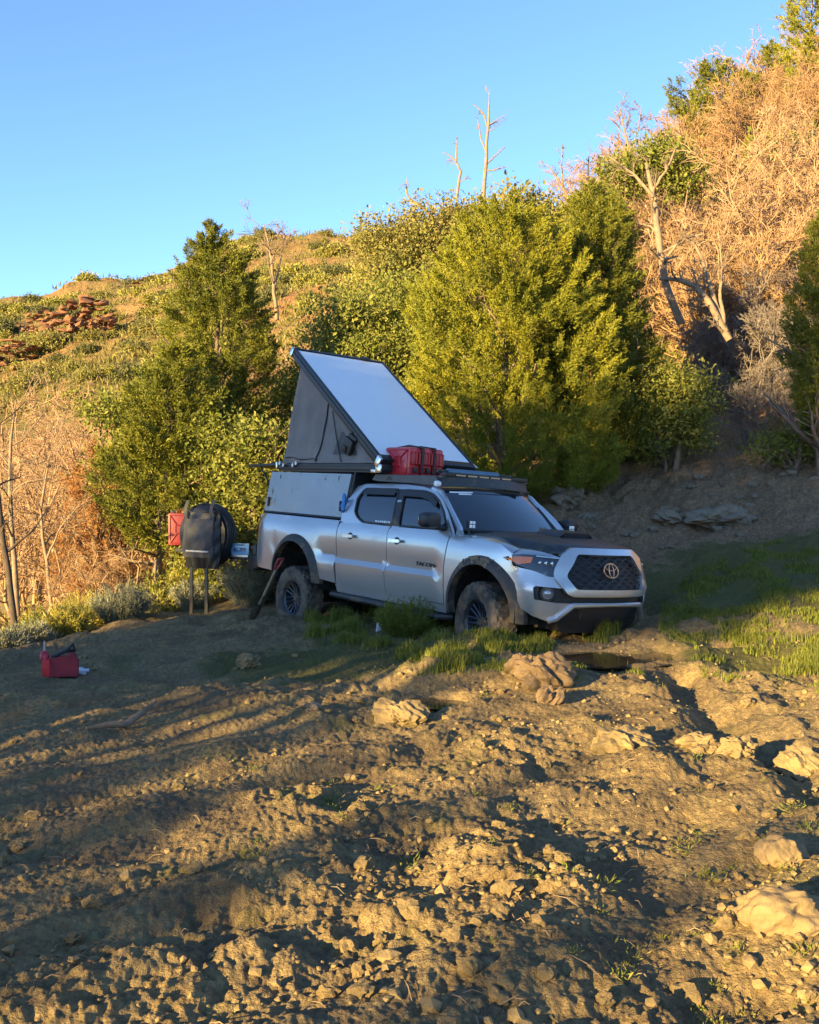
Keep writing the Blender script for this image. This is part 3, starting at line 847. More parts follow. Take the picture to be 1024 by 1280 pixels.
# nose: plan curve of the front, u along it from the middle
_pl = np.array([(.955, 0), (.95, .15), (.935, .3), (.905, .45), (.85, .60), (.76, .735), (.66, .825), (.56, .88), (.50, .905), (.40, .925), (.30, .935)])
_ul = np.concatenate([[0], np.cumsum(np.hypot(*np.diff(_pl, axis=0).T))])
def U(y): return float(np.interp(abs(y), _pl[:, 1], _ul)) * (1 if y >= 0 else -1)
def nose(u, z, o=0):
    a = abs(u); s = 1 if u >= 0 else -1
    x = np.interp(a, _ul, _pl[:, 0]); y = np.interp(a, _ul, _pl[:, 1])
    e = .01; dx = np.interp(a + e, _ul, _pl[:, 0]) - np.interp(max(a - e, 0), _ul, _pl[:, 0]); dy = np.interp(a + e, _ul, _pl[:, 1]) - np.interp(max(a - e, 0), _ul, _pl[:, 1])
    n = math.hypot(dx, dy) or 1
    rec = np.interp(z, [.1, .18, .28, .36, .46, .52, .6, .7, .8, .9], [-.10, -.05, -.015, 0, .01, .005, -.025, -.05, -.085, -.13])
    o2 = o + rec * (1 if a < 1.0 else max(0, 1 - (a - 1.0) / .2) * .8 + .1)
    return (float(x + o2 * dy / n), float(s * (y - o2 * dx / n)), float(z))
def sym(pts): return pts + [(-a, b) for a, b in pts[::-1]]
uH = U
# silver bumper with holes for the grille and the dark intake
top_half = [(0, .47), (uH(.47), .47), (uH(.62), .60), (uH(.80), .655), (uH(.88), .675), (uH(.918), .70), (uH(.912), .62), (uH(.90), .54), (uH(.886), .45), (uH(.882), .36)]
low_half = [(uH(.87), .29), (uH(.80), .22), (uH(.68), .175), (uH(.60), .185), (uH(.48), .335), (0, .335)]
bo = top_half + low_half
outline = bo[1:-1] + [(-a, b) for a, b in bo[::-1][1:-1]]
intake = [(uH(.80), .50), (uH(.57), .50), (uH(.48), .435), (0, .43)]
intk = [(uH(.805), .495), (uH(.79), .515), (uH(.58), .505), (uH(.47), .425), (-uH(.47), .425), (-uH(.58), .505), (-uH(.79), .515), (-uH(.805), .495), (-uH(.795), .385), (-uH(.62), .362), (-uH(.47), .362), (uH(.47), .362), (uH(.62), .362), (uH(.795), .385)]
bp = panel(MB(), outline, nose, holes=[intk], step=.05, thick=.045)
o_bump = bp.build("front_bumper", M_paint, truck, angle=30)
ib = panel(MB(), [(a * 1.02, b) for a, b in [(uH(.82), .54), (-uH(.82), .54), (-uH(.82), .34), (uH(.82), .34)]], nose, step=.08, off=-.06)
for zz in (.39, .405): pass
o_int = ib.build("intake_panel", M_black, o_bump)
for s in (-1, 1):
    fg = MB(); c = nose(s * uH(.70), .447, -.055)
    d = Vector((.80, s * .60, 0)).normalized(); Mx = d.to_track_quat('Y', 'Z').to_matrix()
    L = MB().lathe([(.0, .040), (.025, .038), (.038, .030), (.044, .022), (.047, .034), (.052, .034), (.056, 0), (.0, -.01)], n=22)
    fg.add([Mx @ Vector(v) + Vector(c) for v in L.V], L.F)
    fg.build("fog_light", M_fog, o_bump)
    br = MB().lathe([(.052, .036), (.075, .034), (.09, -.02)], n=22)
    MB().add([Mx @ Vector(v) + Vector(c) for v in br.V], br.F).build("fog_light_bezel", M_black, o_bump)
# lower bright lip and black skid below
lip = MB()
path = [(uH(.70), .175), (uH(.62), .205), (uH(.54), .28), (uH(.47), .345), (uH(.3), .35), (0, .352)]
path = path + [(-a, b) for a, b in path[::-1][1:]]
dens = []
for (a0, b0), (a1, b1) in zip(path[:-1], path[1:]):
    dens += [(a0 + (a1 - a0) * k / 6, b0 + (b1 - b0) * k / 6) for k in range(6)]
lip.tube([nose(a, b, .012) for a, b in dens], [.020 + .008 * min(1, abs(a) / .5) for a, b in dens], 8)
lip.build("bumper_lip", M_alu, o_bump)
sk = panel(MB(), [(uH(.46), .335), (-uH(.46), .335), (-uH(.60), .17), (-uH(.5), .06), (uH(.5), .06), (uH(.60), .17)], lambda a, b, o: (lambda p: (p[0] - .25 * max(0, .2 - b), p[1], p[2]))(nose(a, b, o)), step=.08, off=-.012)
sk.build("skid_plate", M_black, o_bump)
for s in (-1, 1):
    hk = MB().tube([(.86, s * .40, .20), (.93, s * .40, .22), (.94, s * .40, .27), (.88, s * .40, .29)], .012, 6)
    hk.build("tow_hook", M_black, o_bump)
# grille surround and mesh
go = rounded([(uH(.40), .838), (uH(.53), .66), (uH(.545), .62), (uH(.455), .50), (-uH(.455), .50), (-uH(.545), .62), (-uH(.53), .66), (-uH(.40), .838)], .03)
so = rounded([(uH(.47), .90), (uH(.60), .815), (uH(.655), .70), (uH(.665), .62), (uH(.60), .53), (uH(.53), .435), (-uH(.53), .435), (-uH(.60), .53), (-uH(.665), .62), (-uH(.655), .70), (-uH(.60), .815), (-uH(.47), .90)], .05)
sr = panel(MB(), so, lambda a, b, o: nose(a, b, o + .03 * min(1, 1)), holes=[go], step=.04, thick=.07)
o_gr = sr.build("grille_surround", M_paint, truck, angle=30)
gb = panel(MB(), [(a * 1.06, (b - .66) * 1.1 + .66) for a, b in go], nose, step=.08, off=-.03)
gb.build("grille_panel", M_black, o_gr)
gm = MB()
for r in range(10):
    z0 = .505 + r * .036
    def inb(a, z): return inside(go, a, z)
    pts = []
    for k in range(121):
        a = -uH(.55) + 2 * uH(.55) * k / 120
        z = z0 + .011 * math.sin(2 * math.pi * a / .135 + math.pi * (r % 2))
        ok = inb(a, z)
        if ok: pts.append(nose(a, z, .002))
        if (not ok or k == 120) and len(pts) > 2:
            gm.tube(pts, .0075, 5); pts = []
M_grm = simple("dark_grille_bars", (.03, .03, .032), .45, .3)
gm.build("grille_mesh", M_grm, o_gr)
em = MB(); c0 = (0, .688)
def ell(cx, cz, rx, rz, r=.008, off=.03):
    em.tube([nose(cx + rx * math.cos(t), cz + rz * math.sin(t), off) for t in np.linspace(0, 2 * math.pi, 33)[:-1]], r, 6, closed=True)
ell(0, c0[1], .102, .070, .0065); ell(0, c0[1], .034, .066, .0055, .033); ell(0, c0[1] + .034, .078, .032, .0055, .033)
em.build("emblem", M_bronze, o_gr)
# headlights
for s in (-1, 1):
    hp = [(uH(.93), .765), (uH(.90), .80), (uH(.80), .812), (uH(.62), .80), (uH(.59), .785), (uH(.645), .61), (uH(.70), .612), (uH(.80), .655), (uH(.89), .695)]
    hp = [(s * a, b) for a, b in hp]
    h_ = panel(MB(), rounded(hp, .02), nose, step=.04, thick=.06, off=.006)
    o_h = h_.build("headlight", M_lamp, truck)
    am = panel(MB(), [(s * uH(.925), .76), (s * uH(.90), .785), (s * uH(.83), .788), (s * uH(.835), .73), (s * uH(.89), .71)], nose, step=.04, thick=.004, off=.011)
    am.build("turn_signal", M_amber, o_h)
    for a in (.77, .72, .67):
        rf = MB()
        c = nose(s * uH(a), .735, .008); bm = bmesh.new(); bmesh.ops.create_uvsphere(bm, u_segments=12, v_segments=8, radius=.028)
        rf.add([(v.co.x * .3 + c[0], v.co.y * .9 + c[1], v.co.z * .8 + c[2]) for v in bm.verts], [[v.index for v in f.verts] for f in bm.faces]); bm.free()
        rf.build("lamp_reflector", M_chrome, o_h)
    tm = panel(MB(), [(s * uH(.60), .797), (s * uH(.80), .807), (s * uH(.80), .795), (s * uH(.60), .785)], nose, step=.05, thick=.004, off=.012)
    tm.build("lamp_strip", M_alu, o_h)
# silver filler between headlight top and hood
fi = MB()
def lip_pt(q, s):
    A = nose(s * U(.935 + (.585 - .935) * q), float(np.interp(q, [0, .15, .5, 1], [.79, .808, .812, .795])), .006)
    h_ = hood_fn(.70 + .30 * q, s); return A, (h_[0], h_[1], h_[2] - .014)
for s in (-1, 1):
    def fg_(q, t, s=s):
        A, B = lip_pt(q, s); return tuple(A[i] * (1 - t) + B[i] * t + (.018 * math.sin(math.pi * t) if i == 2 else 0) for i in range(3))
    fi.grid(fg_, np.linspace(0, 1, 14), np.linspace(0, 1, 6))
fi.build("headlight_cowl", M_paint, truck)

# ditch light on the near cowl, one on the far cowl
for s in (-1, 1):
    dl = MB(); dl.box((-.38, s * .735, 1.055), (.05, .085, .085), bev=.01); dl.tube([(-.40, s * .735, .94), (-.40, s * .735, 1.02)], .012, 6)
    o_d = dl.build("ditch_light", M_black, truck)
    ln = MB()
    for a in (-.02, .02):
        for b in (-.02, .02): ln.box((-.352, s * .735 + a, 1.055 + b), (.008, .034, .034), bev=.004)
    ln.build("lamp_lens", M_led, o_d)

# rear: tail lights, bumper
for s in (-1, 1):
    tl = panel(MB(), rounded([(-4.69, .93), (-4.795, .95), (-4.80, .66), (-4.745, .66), (-4.70, .74)], .02), side(s), step=.05, thick=.04, off=.006)
    tl.box((-4.82, s * .72, .81), (.03, .14, .26), bev=.01)
    tl.build("tail_light", M_red, truck)
rb = MB(); rb.box((-4.93, 0, .30), (.22, 1.70, .22), bev=.04); rb.box((-4.80, -.80, .32), (.2, .12, .2), bev=.03); rb.box((-4.80, .80, .32), (.2, .12, .2), bev=.03); rb.box((-4.95, -.70, .55), (.06, .06, .3)); 
o_rb = rb.build("rear_bumper", M_black, truck)
# rock sliders
for s in (-1, 1):
    rs = MB(); rs.tube([(-2.75, s * .80, .10), (-2.68, s * .93, .09), (-.62, s * .93, .06), (-.5, s * .80, .07)], .032, 8); rs.tube([(-2.6, s * .84, .10), (-.6, s * .84, .07)], .022, 6)
    for x in (-2.3, -1.6, -.9): rs.tube([(x, s * .93, .08), (x, s * .5, .14)], .022, 6)
    rs.build("rock_slider", M_trim, truck)

# wheels
def tyre_mesh():
    n = 160; prof = [(.225, -.105), (.245, -.122), (.30, -.136), (.35, -.136), (.385, -.130), (.403, -.118), (.412, -.095), (.416, -.060), (.418, -.02), (.418, .02), (.416, .060), (.412, .095), (.403, .118), (.385, .130), (.35, .136), (.30, .136), (.245, .122), (.225, .105)]
    m = len(prof); V = []; F = []
    for k in range(n):
        t = 2 * math.pi * k / n
        for i, (r, w) in enumerate(prof):
            if 4 <= i <= 13:
                ph = (k + (3 if i % 2 else 0) + (4 if i < 9 else 0)) % 8
                r -= .014 if ph < 3 else 0
                if i in (6, 8, 9, 11): r -= .006 if (k + i) % 8 < 6 else 0
            V.append((r * math.cos(t), w, r * math.sin(t)))
    for k in range(n):
        j = (k + 1) % n
        for i in range(m - 1): F.append((k * m + i, k * m + i + 1, j * m + i + 1, j * m + i))
    return V, F
def make_wheel(s):
    r = empty("wheel", parent=truck)
    V, F = tyre_mesh(); MB().add(V, F).build("tyre", M_tyre, r, angle=28)
    rim = MB()
    o = -1 if s < 0 else 1
    rim.lathe([(.228, o * .118), (.235, o * .112), (.228, o * .098), (.205, o * .085), (.195, o * .03), (.19, -o * .10), (.23, -o * .11)], n=40)
    rim.lathe([(.0, o * .062), (.035, o * .064), (.045, o * .055), (.06, o * .045), (.075, o * .03), (.08, -o * .02)], n=24)
    for k in range(8):
        t = 2 * math.pi * k / 8
        for d in (-.16, .16):
            a = (.055 * math.cos(t + d * 2), o * .04, .055 * math.sin(t + d * 2)); b = (.205 * math.cos(t + d), o * .075, .205 * math.sin(t + d))
            rim.tube([a, ((a[0] + b[0]) / 2, o * .05, (a[2] + b[2]) / 2), b], [.014, .011, .013], 6)
    rim.build("rim", M_rim, r)
    bk = MB().lathe([(.0, -o * .02), (.15, -o * .02), (.15, -o * .06), (.19, -o * .07)], n=24); bk.build("brake_disc", M_void, r)
    nu = MB()
    for k in range(6):
        t = 2 * math.pi * k / 6; nu.lathe([(0, o * .07), (.008, o * .07), (.009, o * .04)], n=6, c=(.05 * math.cos(t), 0, .05 * math.sin(t)))
    nu.build("lug_nut", M_chrome, r)
    return r
wr_ = make_wheel(-1)
wl_ = make_wheel(1)
for src, x, z, s, st_ in ((wr_, -3.66, -.06, -1, 0), (wr_, 0.0, .08, -1, -9), (wl_, -3.66, -.06, 1, 0), (wl_, 0.0, .08, 1, -9)):
    o = src if x == -3.66 else copy_tree(src, truck)
    o.location = (x, s * .79, z); o.rotation_euler = (0, .5 * x, math.radians(st_))

# roof rack
rk = MB()
for s in (-1, 1):
    pl = [(-2.35, 1.50), (-2.28, 1.565), (-1.12, 1.565), (-1.0, 1.43), (-1.10, 1.455), (-1.5, 1.475), (-2.2, 1.485)]
    rk.prism(pl, lambda a, b, o: (a, s * (.655 + o), b), 0, .006)
for x in np.arange(-2.2, -1.05, .19): rk.box((x, 0, 1.555), (.055, 1.30, .022), bev=.004)
o_rk = rk.build("roof_rack", simple("dark_grey_powder_coat", (.075, .078, .078), .5), truck)
fa = MB(); fa.grid(lambda y, t: (-1.02 + .10 * (1 - (y / .64) ** 2) - .03 * t, y, 1.445 + .02 * (1 - (y / .64) ** 2) + .105 * t), np.linspace(-.64, .64, 15), [0, .5, 1])
fa.grid(lambda y, t: (-1.026 + .10 * (1 - (y / .64) ** 2) - .03 * t, y, 1.445 + .02 * (1 - (y / .64) ** 2) + .105 * t), np.linspace(-.64, .64, 15), [0, .5, 1])
fa.build("wind_fairing", M_wrap, o_rk)
lb = MB(); lb.box((-1.03, 0, 1.585), (.07, 1.24, .045), bev=.01)
o_lb = lb.build("light_bar", M_black, o_rk)
le = MB()
for k in range(5): le.box((-.992, -.40 + k * .17, 1.583), (.006, .135, .016))
le.build("lamp_lens", simple("amber_tinted_lamp", (.55, .36, .20), .3), o_lb)
sl = MB(); sl.lathe([(0, -.035), (.03, -.03), (.036, 0), (.03, .03), (0, .035)], n=14, c=(-1.04, -.69, 1.475)); sl.build("side_light", M_led, o_rk)
lo = MB(); lo.prism([(-2.06, 1.503), (-1.995, 1.552), (-1.93, 1.503), (-1.965, 1.503), (-1.995, 1.527), (-2.025, 1.503)], lambda a, b, o: (a, -(.661 + o), b), 0, .004); lo.build("rack_logo", M_black, o_rk)
# ------------------------------------------------------------------ pop-up wedge camper on the bed (same axes as the truck)
camper = empty("truck_camper", TRUCK_LOC, TRUCK_ROT)
tag(camper, "grey pop-up wedge camper standing open on the pickup bed, white sloping roof", "camper")
M_frame = simple("black_anodised_frame", (.02, .022, .026), .38, .3)
M_cpanel = simple("grey_blue_aluminium_panel", (.30, .33, .35), .45, .55, var=.08, scale=2, dirt=.08)
M_canvas = simple("charcoal_tent_canvas", (.19, .175, .168), .9, var=.12, scale=4, bmp=.3, bscale=140)
M_mesh = simple("dark_window_mesh", (.05, .052, .056), .6)
M_roofw = simple("white_roof_skin", (.74, .77, .80), .35, var=.02, coat=.2)
def camy(z): return .80 - .07 * (z - 1.02) / .555
sh = MB()   # frame posts and rails of the lower shell
for s in (-1, 1):
    for x0, x1 in ((-4.74, -4.68), (-2.70, -2.66)):
        sh.tube([((x0 + x1) / 2, s * (camy(1.01) - .02), 1.01), ((x0 + x1) / 2 + .05, s * (camy(1.575) - .02), 1.585)], .022, 6)
    sh.tube([(-4.72, s * .785, 1.015), (-2.68, s * .785, 1.005)], .022, 6)
sh.grid(lambda a, t: (-2.66 + .05 * t, a * (.79 - .07 * t), 1.0 + .58 * t), [-1, 1], [0, 1])
sh.grid(lambda a, t: (-4.72 + .05 * t, a * (.79 - .07 * t), 1.0 + .58 * t), [-1, -.86], [0, 1]); sh.grid(lambda a, t: (-4.72 + .05 * t, a * (.79 - .07 * t), 1.0 + .58 * t), [.86, 1], [0, 1])
sh.box((-3.7, 0, 1.0), (2.0, 1.5, .02))
sh.build("shell_frame", M_frame, camper)
for s in (-1, 1):
    pm = panel(MB(), rounded([(-4.70, 1.035), (-2.73, 1.025), (-2.685, 1.56), (-4.665, 1.57)], .015), lambda x, z, o: (x, s * (camy(z) + o), z), step=.25, thick=.03, off=.006)
    o_p = pm.build("side_panel", M_cpanel, camper)
    for lx in (-4.60, -2.80):
        l = MB(); l.box((lx + .01, s * (camy(1.15) + .02), 1.16), (.03, .03, .13), bev=.008); l.build("panel_latch", M_black, o_p)
    for hx in (-4.4, -2.95):
        l = MB(); l.box((hx, s * (camy(1.555) + .012), 1.50), (.012, .012, .05)); l.build("panel_hinge", M_black, o_p)
base = MB()
base.box((-3.31, 0, 1.645), (2.42, 1.46, .085), bev=.012)
base.box((-3.31, 0, 1.594), (2.38, 1.44, .018))
for s in (-1, 1):
    base.box((-3.31, s * .735, 1.672), (2.42, .014, .016)); base.box((-3.31, s * .735, 1.625), (2.42, .014, .012))
o_base = base.build("tent_base_rail", M_frame, camper)
for s in (-1, 1):
    for x, z in ((-4.43, 1.70), (-4.33, 1.675), (-4.08, 1.675), (-4.0, 1.70)):
        b = MB(); b.lathe([(0, -.012), (.026, -.012), (.026, .012), (0, .012)], n=14, c=(x, s * .752, z - .012)); b.build("rail_knob", M_alu, o_base)
    b = MB(); b.box((-2.12, s * .735, 1.632), (.11, .03, .10), bev=.012); b.box((-2.19, s * .737, 1.60), (.16, .02, .04), bev=.006); b.build("corner_casting", M_chrome, o_base)
    b = MB(); b.box((-4.54, s * .735, 1.66), (.05, .03, .10), bev=.008); b.build("end_casting", M_chrome, o_base)
# lifted roof: hinged at the front, high at the back
RF = Vector((-2.135, 0, 1.735)); RB_ = Vector((-4.255, 0, 3.185))
dx = (RB_ - RF).normalized(); nrm = Vector((-dx.z, 0, dx.x)); nrm = nrm if nrm.z > 0 else -nrm
Lr = (RB_ - RF).length
RM = Matrix((( -dx.x, 0, nrm.x), (0, 1, 0), (-dx.z, 0, nrm.z))).to_3x3()
def rp(a, y, h): return RF + dx * a + Vector((0, y, 0)) + nrm * h
def slab(mb, a0, a1, y0, y1, h0, h1, bev=.0):
    c = rp((a0 + a1) / 2, (y0 + y1) / 2, (h0 + h1) / 2)
    mb.box(c, (a1 - a0, y1 - y0, h1 - h0), RM, bev)
rfm = MB()
slab(rfm, -.02, Lr + .03, -.735, .735, -.05, .03)
for s in (-1, 1):
    slab(rfm, -.03, Lr + .04, s * .72 - .022, s * .72 + .022, -.075, .048, .008)
    slab(rfm, -.02, Lr + .03, s * .745 - .006, s * .745 + .006, -.03, .0)
slab(rfm, Lr - .0, Lr + .05, -.73, .73, -.075, .05, .008); slab(rfm, -.05, .06, -.73, .73, -.075, .045, .008)
o_roof = rfm.build("roof_frame", M_frame, camper)
wsk = MB(); slab(wsk, .07, Lr - .01, -.695, .695, .03, .038); wsk.build("roof_skin", M_roofw, o_roof)
for s in (-1, 1):
    b = MB(); slab(b, -.06, .03, s * .735 - .02, s * .735 + .02, -.08, .05, .012); b.build("hinge_casting", M_chrome, o_roof)
    b = MB(); slab(b, Lr + .0, Lr + .065, s * .735 - .025, s * .735 + .025, -.08, .045, .012); b.build("corner_casting", M_chrome, o_roof)
b = MB(); slab(b, Lr - .02, Lr + .05, .35, .47, .05, .075, .01); b.build("roof_bracket", M_black, o_roof)
# canvas walls
rng = np.random.RandomState(3)
def roof_z(x): return RF.z + (x - RF.x) / (RB_.x - RF.x) * (RB_.z - RF.z) - .10
for s in (-1, 1):
    def cw(a, t, s=s):
        # a: along the base from rear (0) to front (1), t: up
        x0 = -4.46 + a * (4.46 - 2.20); xt = -4.12 + a * (4.12 - 2.30)
        z1 = roof_z(xt)
        k = t ** 1.0
        x = x0 + (xt - x0) * (k ** (.7 + .3 * min(1, a / .35))); z = 1.695 + (z1 - 1.695) * t
        h = max(0, z1 - 1.695)
        fold = .024 * math.sin(38 * a + 3 * t) * math.sin(math.pi * t) ** .7 * float(sstep(.42, .30, a)) + .012 * math.sin(70 * a * (1 + .3 * t)) * t * (1 - t) * 2
        y = .70 - .05 * math.sin(math.pi * min(1, t)) * min(1, h) * (1 - abs(2 * a - 1) ** 3) * .8 + fold * min(1, h * 1.2)
        y += .012 * math.sin(2 * math.pi * t * 1.5) * (t < .12)
        return (x, s * y, z)
    cm = MB(); cm.grid(cw, np.linspace(0, 1, 90), np.linspace(0, 1, 26))
    o_c = cm.build("canvas_wall", M_canvas, camper, angle=80)
    def onw(a, t, o=.008): p = cw(a, t); return (p[0], p[1] + s * o, p[2])
    w = MB()
    wa, wb = (.53, .70)
    poly = [(.545, .03 + .13), (.775, .16 + .10), (.755, .62), (.66, .87), (.62, .83)]
    poly = [(.54, .17), (.80, .30), (.79, .52), (.625, .76), (.60, .72)]
    panel(w, rounded(poly, .03), lambda a, t, o: onw(a, t, .007 + o), step=.05)
    o_w = w.build("mesh_window", M_mesh, o_c)
    zp = MB()
    zp.tube([onw(.385 + .033 * t, .02 + .95 * t, .012) for t in np.linspace(0, 1, 14)], .010, 5)
    zp.tube([onw(.66 - .18 * t, .03 + .92 * t, .014) for t in np.linspace(0, 1, 14)], .007, 5)
    zp.tube([onw(.03 + .37 * t, .055 + .01 * math.sin(9 * t), .008) for t in np.linspace(0, 1, 14)], .006, 5)
    zp.build("canvas_zip", M_black, o_c)
    bg_ = MB()
    p = onw(.74, .56, .06); bg_.box(p, (.17, .06, .20), (.1, .5, .1), .02); bg_.box((p[0] + .10, p[1], p[2] + .10), (.16, .05, .05), (0, .5, .2), .015); bg_.box((p[0] - .05, p[1] + s * .02, p[2] - .04), (.10, .05, .10), (.2, .3, 0), .02)
    bg_.tube([(p[0], p[1], p[2]), (p[0] + .08, p[1], p[2] + .16), (p[0] + .02, p[1] - s * .03, p[2] + .22)], .01, 5)
    bg_.build("hanging_pouch", M_black, o_c)
rw = MB(); rw.grid(lambda v, t: (cw(0, t)[0] + .0, v * abs(cw(0, t)[1]), cw(0, t)[2]), np.linspace(-1, 1, 12), np.linspace(0, 1, 20)); rw.build("rear_canvas", M_canvas, camper)
# lifted rear hatch
ha = MB(); ha.box((-4.98, 0, 1.665), (.84, 1.40, .04), (0, math.radians(-1.5), 0), .008); ha.build("rear_hatch", M_frame, camper)
for s in (-1, 1):
    st_ = MB(); st_.tube([(-4.74, s * .66, 1.30), (-5.15, s * .66, 1.66)], .012, 6); st_.build("hatch_strut", M_black, camper)
# blue strap loop at the front edge of the side panel
M_blue = simple("blue_strap", (.03, .20, .50), .5)
bl = MB(); bl.tube([(-2.70, -.80, 1.22), (-2.665, -.84, 1.30), (-2.655, -.85, 1.22), (-2.66, -.85, 1.12), (-2.70, -.82, 1.09)], .022, 8); bl.tube([(-2.70, -.80, 1.22), (-2.72, -.83, 1.16), (-2.70, -.82, 1.09)], .02, 8)
tag(bl.build("strap_loop", M_blue, None, loc=None), "bright blue strap loop between camper panel and cab", "strap")
bpy.data.objects["strap_loop"].matrix_world = M_TR

# ------------------------------------------------------------------ jerry cans on the roof rack
M_redcan = simple("red_can_plastic", (.50, .018, .03), .38, var=.1, coat=.3, dirt=.05)
def jerry_can(name, w, h, d, vertical=False, mat=None):
    """flat fuel can: face in the x-z plane, thickness along y, spout end towards +x"""
    r = empty(name)
    b = MB(); b.box((0, 0, h / 2), (w, d, h), bev=.035)
    o_b = b.build("can_body", mat or M_redcan, r)
    for s in (-1, 1):
        e = MB()
        y = s * (d / 2 + .002)
        for q in (-1, 1):
            e.tube([(-w * .40, y, h * .5 - q * h * .38), (-w * .12, y, h * .5 - q * h * .10)], .012, 6)
            e.tube([(w * .40, y, h * .5 - q * h * .38), (w * .12, y, h * .5 - q * h * .10)], .012, 6)
            e.tube([(-w * .12, y, h * .5 - q * h * .17), (w * .12, y, h * .5 - q * h * .17)], .011, 6)
            e.tube([(q * w * .12, y, h * .5 - h * .17), (q * w * .12, y, h * .5 + h * .17)], .011, 6)
        e.tube([(-w * .42, y, h * .1), (w * .42, y, h * .1), (w * .42, y, h * .9), (-w * .42, y, h * .9)], .008, 6, closed=True)
        e.build("embossed_cross", mat or M_redcan, o_b)
    hn = MB()
    for q in (-.045, 0, .045):
        hn.tube([(w / 2 - .03, q, h * .35), (w / 2 + .035, q, h * .42), (w / 2 + .035, q, h * .80), (w / 2 - .03, q, h * .86)], .011, 6)
    hn.build("handle", mat or M_redcan, r)
    cp = MB(); cp.box((w / 2 + .01, 0, h * .20), (.05, .05, .07), bev=.012); cp.build("spout_cap", M_black, r)
    return r
jc = jerry_can("jerry_can", .50, .335, .155)
tags = ["red jerry can on the roof rack with its embossed cross facing the camera",
        "middle red jerry can strapped on the rack between two others",
        "red jerry can on the rack farthest from the camera, handle loop showing"]
for k in range(3):
    o = jc if k == 0 else copy_tree(jc)
    o.matrix_world = M_TR @ Matrix.Translation((-2.03 + .012 * (k == 1), -.465 + .175 * k, 1.568 + .0 * k))
    tag(o, tags[k], "jerry can", "red jerry cans on the roof rack")
cs = MB()
for yy in (-.465 + .0875, -.465 + .2625):
    cs.tube([(-2.30, yy, 1.60), (-2.30, yy, 1.90), (-2.02, yy, 1.925), (-1.74, yy, 1.90), (-1.74, yy, 1.60)], .018, 6)
ocs = cs.build("tie_down_strap", simple("dark_strap_webbing", (.05, .035, .03), .8), None)
ocs.matrix_world = M_TR; tag(ocs, "dark webbing straps holding the red cans down on the rack", "strap")
# blue cylinder lying on the rack behind the light bar
M_bluet = simple("blue_grey_tube", (.09, .17, .25), .4, .3)
bt = MB(); bt.tube([(-1.22, -.42, 1.625), (-1.20, .32, 1.625)], .036, 12); ob = bt.build("shower_tube", M_bluet, None); ob.matrix_world = M_TR
tag(ob, "blue grey tube lying across the roof rack behind the light bar", "tube")
bt2 = MB(); bt2.tube([(-1.22, -.56, 1.625), (-1.22, -.421, 1.625)], .02, 10); bt2.tube([(-1.20, .321, 1.625), (-1.20, .56, 1.625)], .014, 10); bt2.build("tube_end", M_trim, ob)

# ------------------------------------------------------------------ swing-out carrier behind the rear bumper
hinge = M_TR @ Vector((-4.98, -.74, .36))
adir = Vector((-.86, .51, 0)).normalized(); face = Vector((-adir.y, adir.x, 0)); face = face if face.y < 0 else -face
car = empty("swing_out_carrier", hinge); tag(car, "black swing-out steel arm opened behind the pickup's rear bumper", "carrier arm")
car.rotation_euler = (0, 0, math.atan2(adir.y, adir.x))      # local x along the arm; local y points away from the camera or to it
fl_ = 1 if (Matrix.Rotation(car.rotation_euler.z, 3, 'Z') @ Vector((0, 1, 0))).dot(face) > 0 else -1
a = MB(); a.box((.42, 0, .0), (.98, .06, .06), bev=.006); a.box((.30, 0, .14), (.72, .04, .04), bev=.006); a.box((.0, 0, .06), (.07, .07, .24), bev=.01); a.box((.78, -fl_ * .02, .28), (.06, .06, .62), bev=.008); a.tube([(.30, 0, .02), (.74, 0, .42)], .02, 6)
a.box((1.14, -.0, .08), (.70, .05, .05), bev=.006)
a.build("arm_tube", M_black, car)
M_plate = simple("blue_plate", (.10, .26, .46), .35, var=.05)
pl = MB(); pl.box((.245, fl_ * .045, .115), (.32, .008, .165), bev=.003)
o_pl = pl.build("license_plate", M_plate, car)
M_ink = simple("dark_plate_ink", (.012, .02, .06), .5)
def facing(M, x, y, z): # text on a surface of the arm facing `fl_` local y
    R_ = Matrix.Rotation(math.radians(90), 4, 'X') if fl_ < 0 else Matrix.Rotation(math.pi, 4, 'Z') @ Matrix.Rotation(math.radians(90), 4, 'X')
    return Matrix.Translation((x, y, z)) @ R_
text_obj("45-7PY", .088, M_ink, o_pl, "plate_number", facing(None, .245, fl_ * .051, .100), .002, True, .88)
text_obj("WYOMING", .026, M_ink, o_pl, "plate_header", facing(None, .245, fl_ * .051, .175), .002, True, 1.4)
bt_ = MB(); bt_.box((.245, fl_ * .03, .02), (.34, .03, .025)); bt_.build("plate_bracket", M_alu, car)
# spare tyre in its black cover
sp_c = hinge + adir * .80 + face * .10 + Vector((0, 0, .31))
spare = empty("covered_spare", sp_c); spare.rotation_euler = (0, 0, math.atan2(-face.x, face.y))
tag(spare, "spare wheel in a wrinkled black cover on the carrier arm", "spare wheel")
M_cover = simple("black_vinyl_cover", (.012, .013, .016), .5, var=.3, scale=10, bmp=.35, bscale=30)
def cover_fn(k, i):
    prof = [(0, .145), (.20, .15), (.36, .145), (.42, .115), (.438, .05), (.44, -.02), (.43, -.09), (.40, -.13), (.25, -.14), (0, -.14)]
    t = 2 * math.pi * k / 72; r, w = prof[i]
    if 3 <= i <= 7: r += .007 * math.sin(i * 2.1 + 3 * t) + .006 * math.sin(22 * w * 3 + 4 * math.sin(t))
    if i < 3: w += .01 * math.sin(3 * t + i)
    return (r * math.cos(t), w, r * math.sin(t))
cvm = MB(); cvm.grid(cover_fn, range(73), range(10)); cvm.build("tire_cover", M_cover, spare)
rbm = MB()
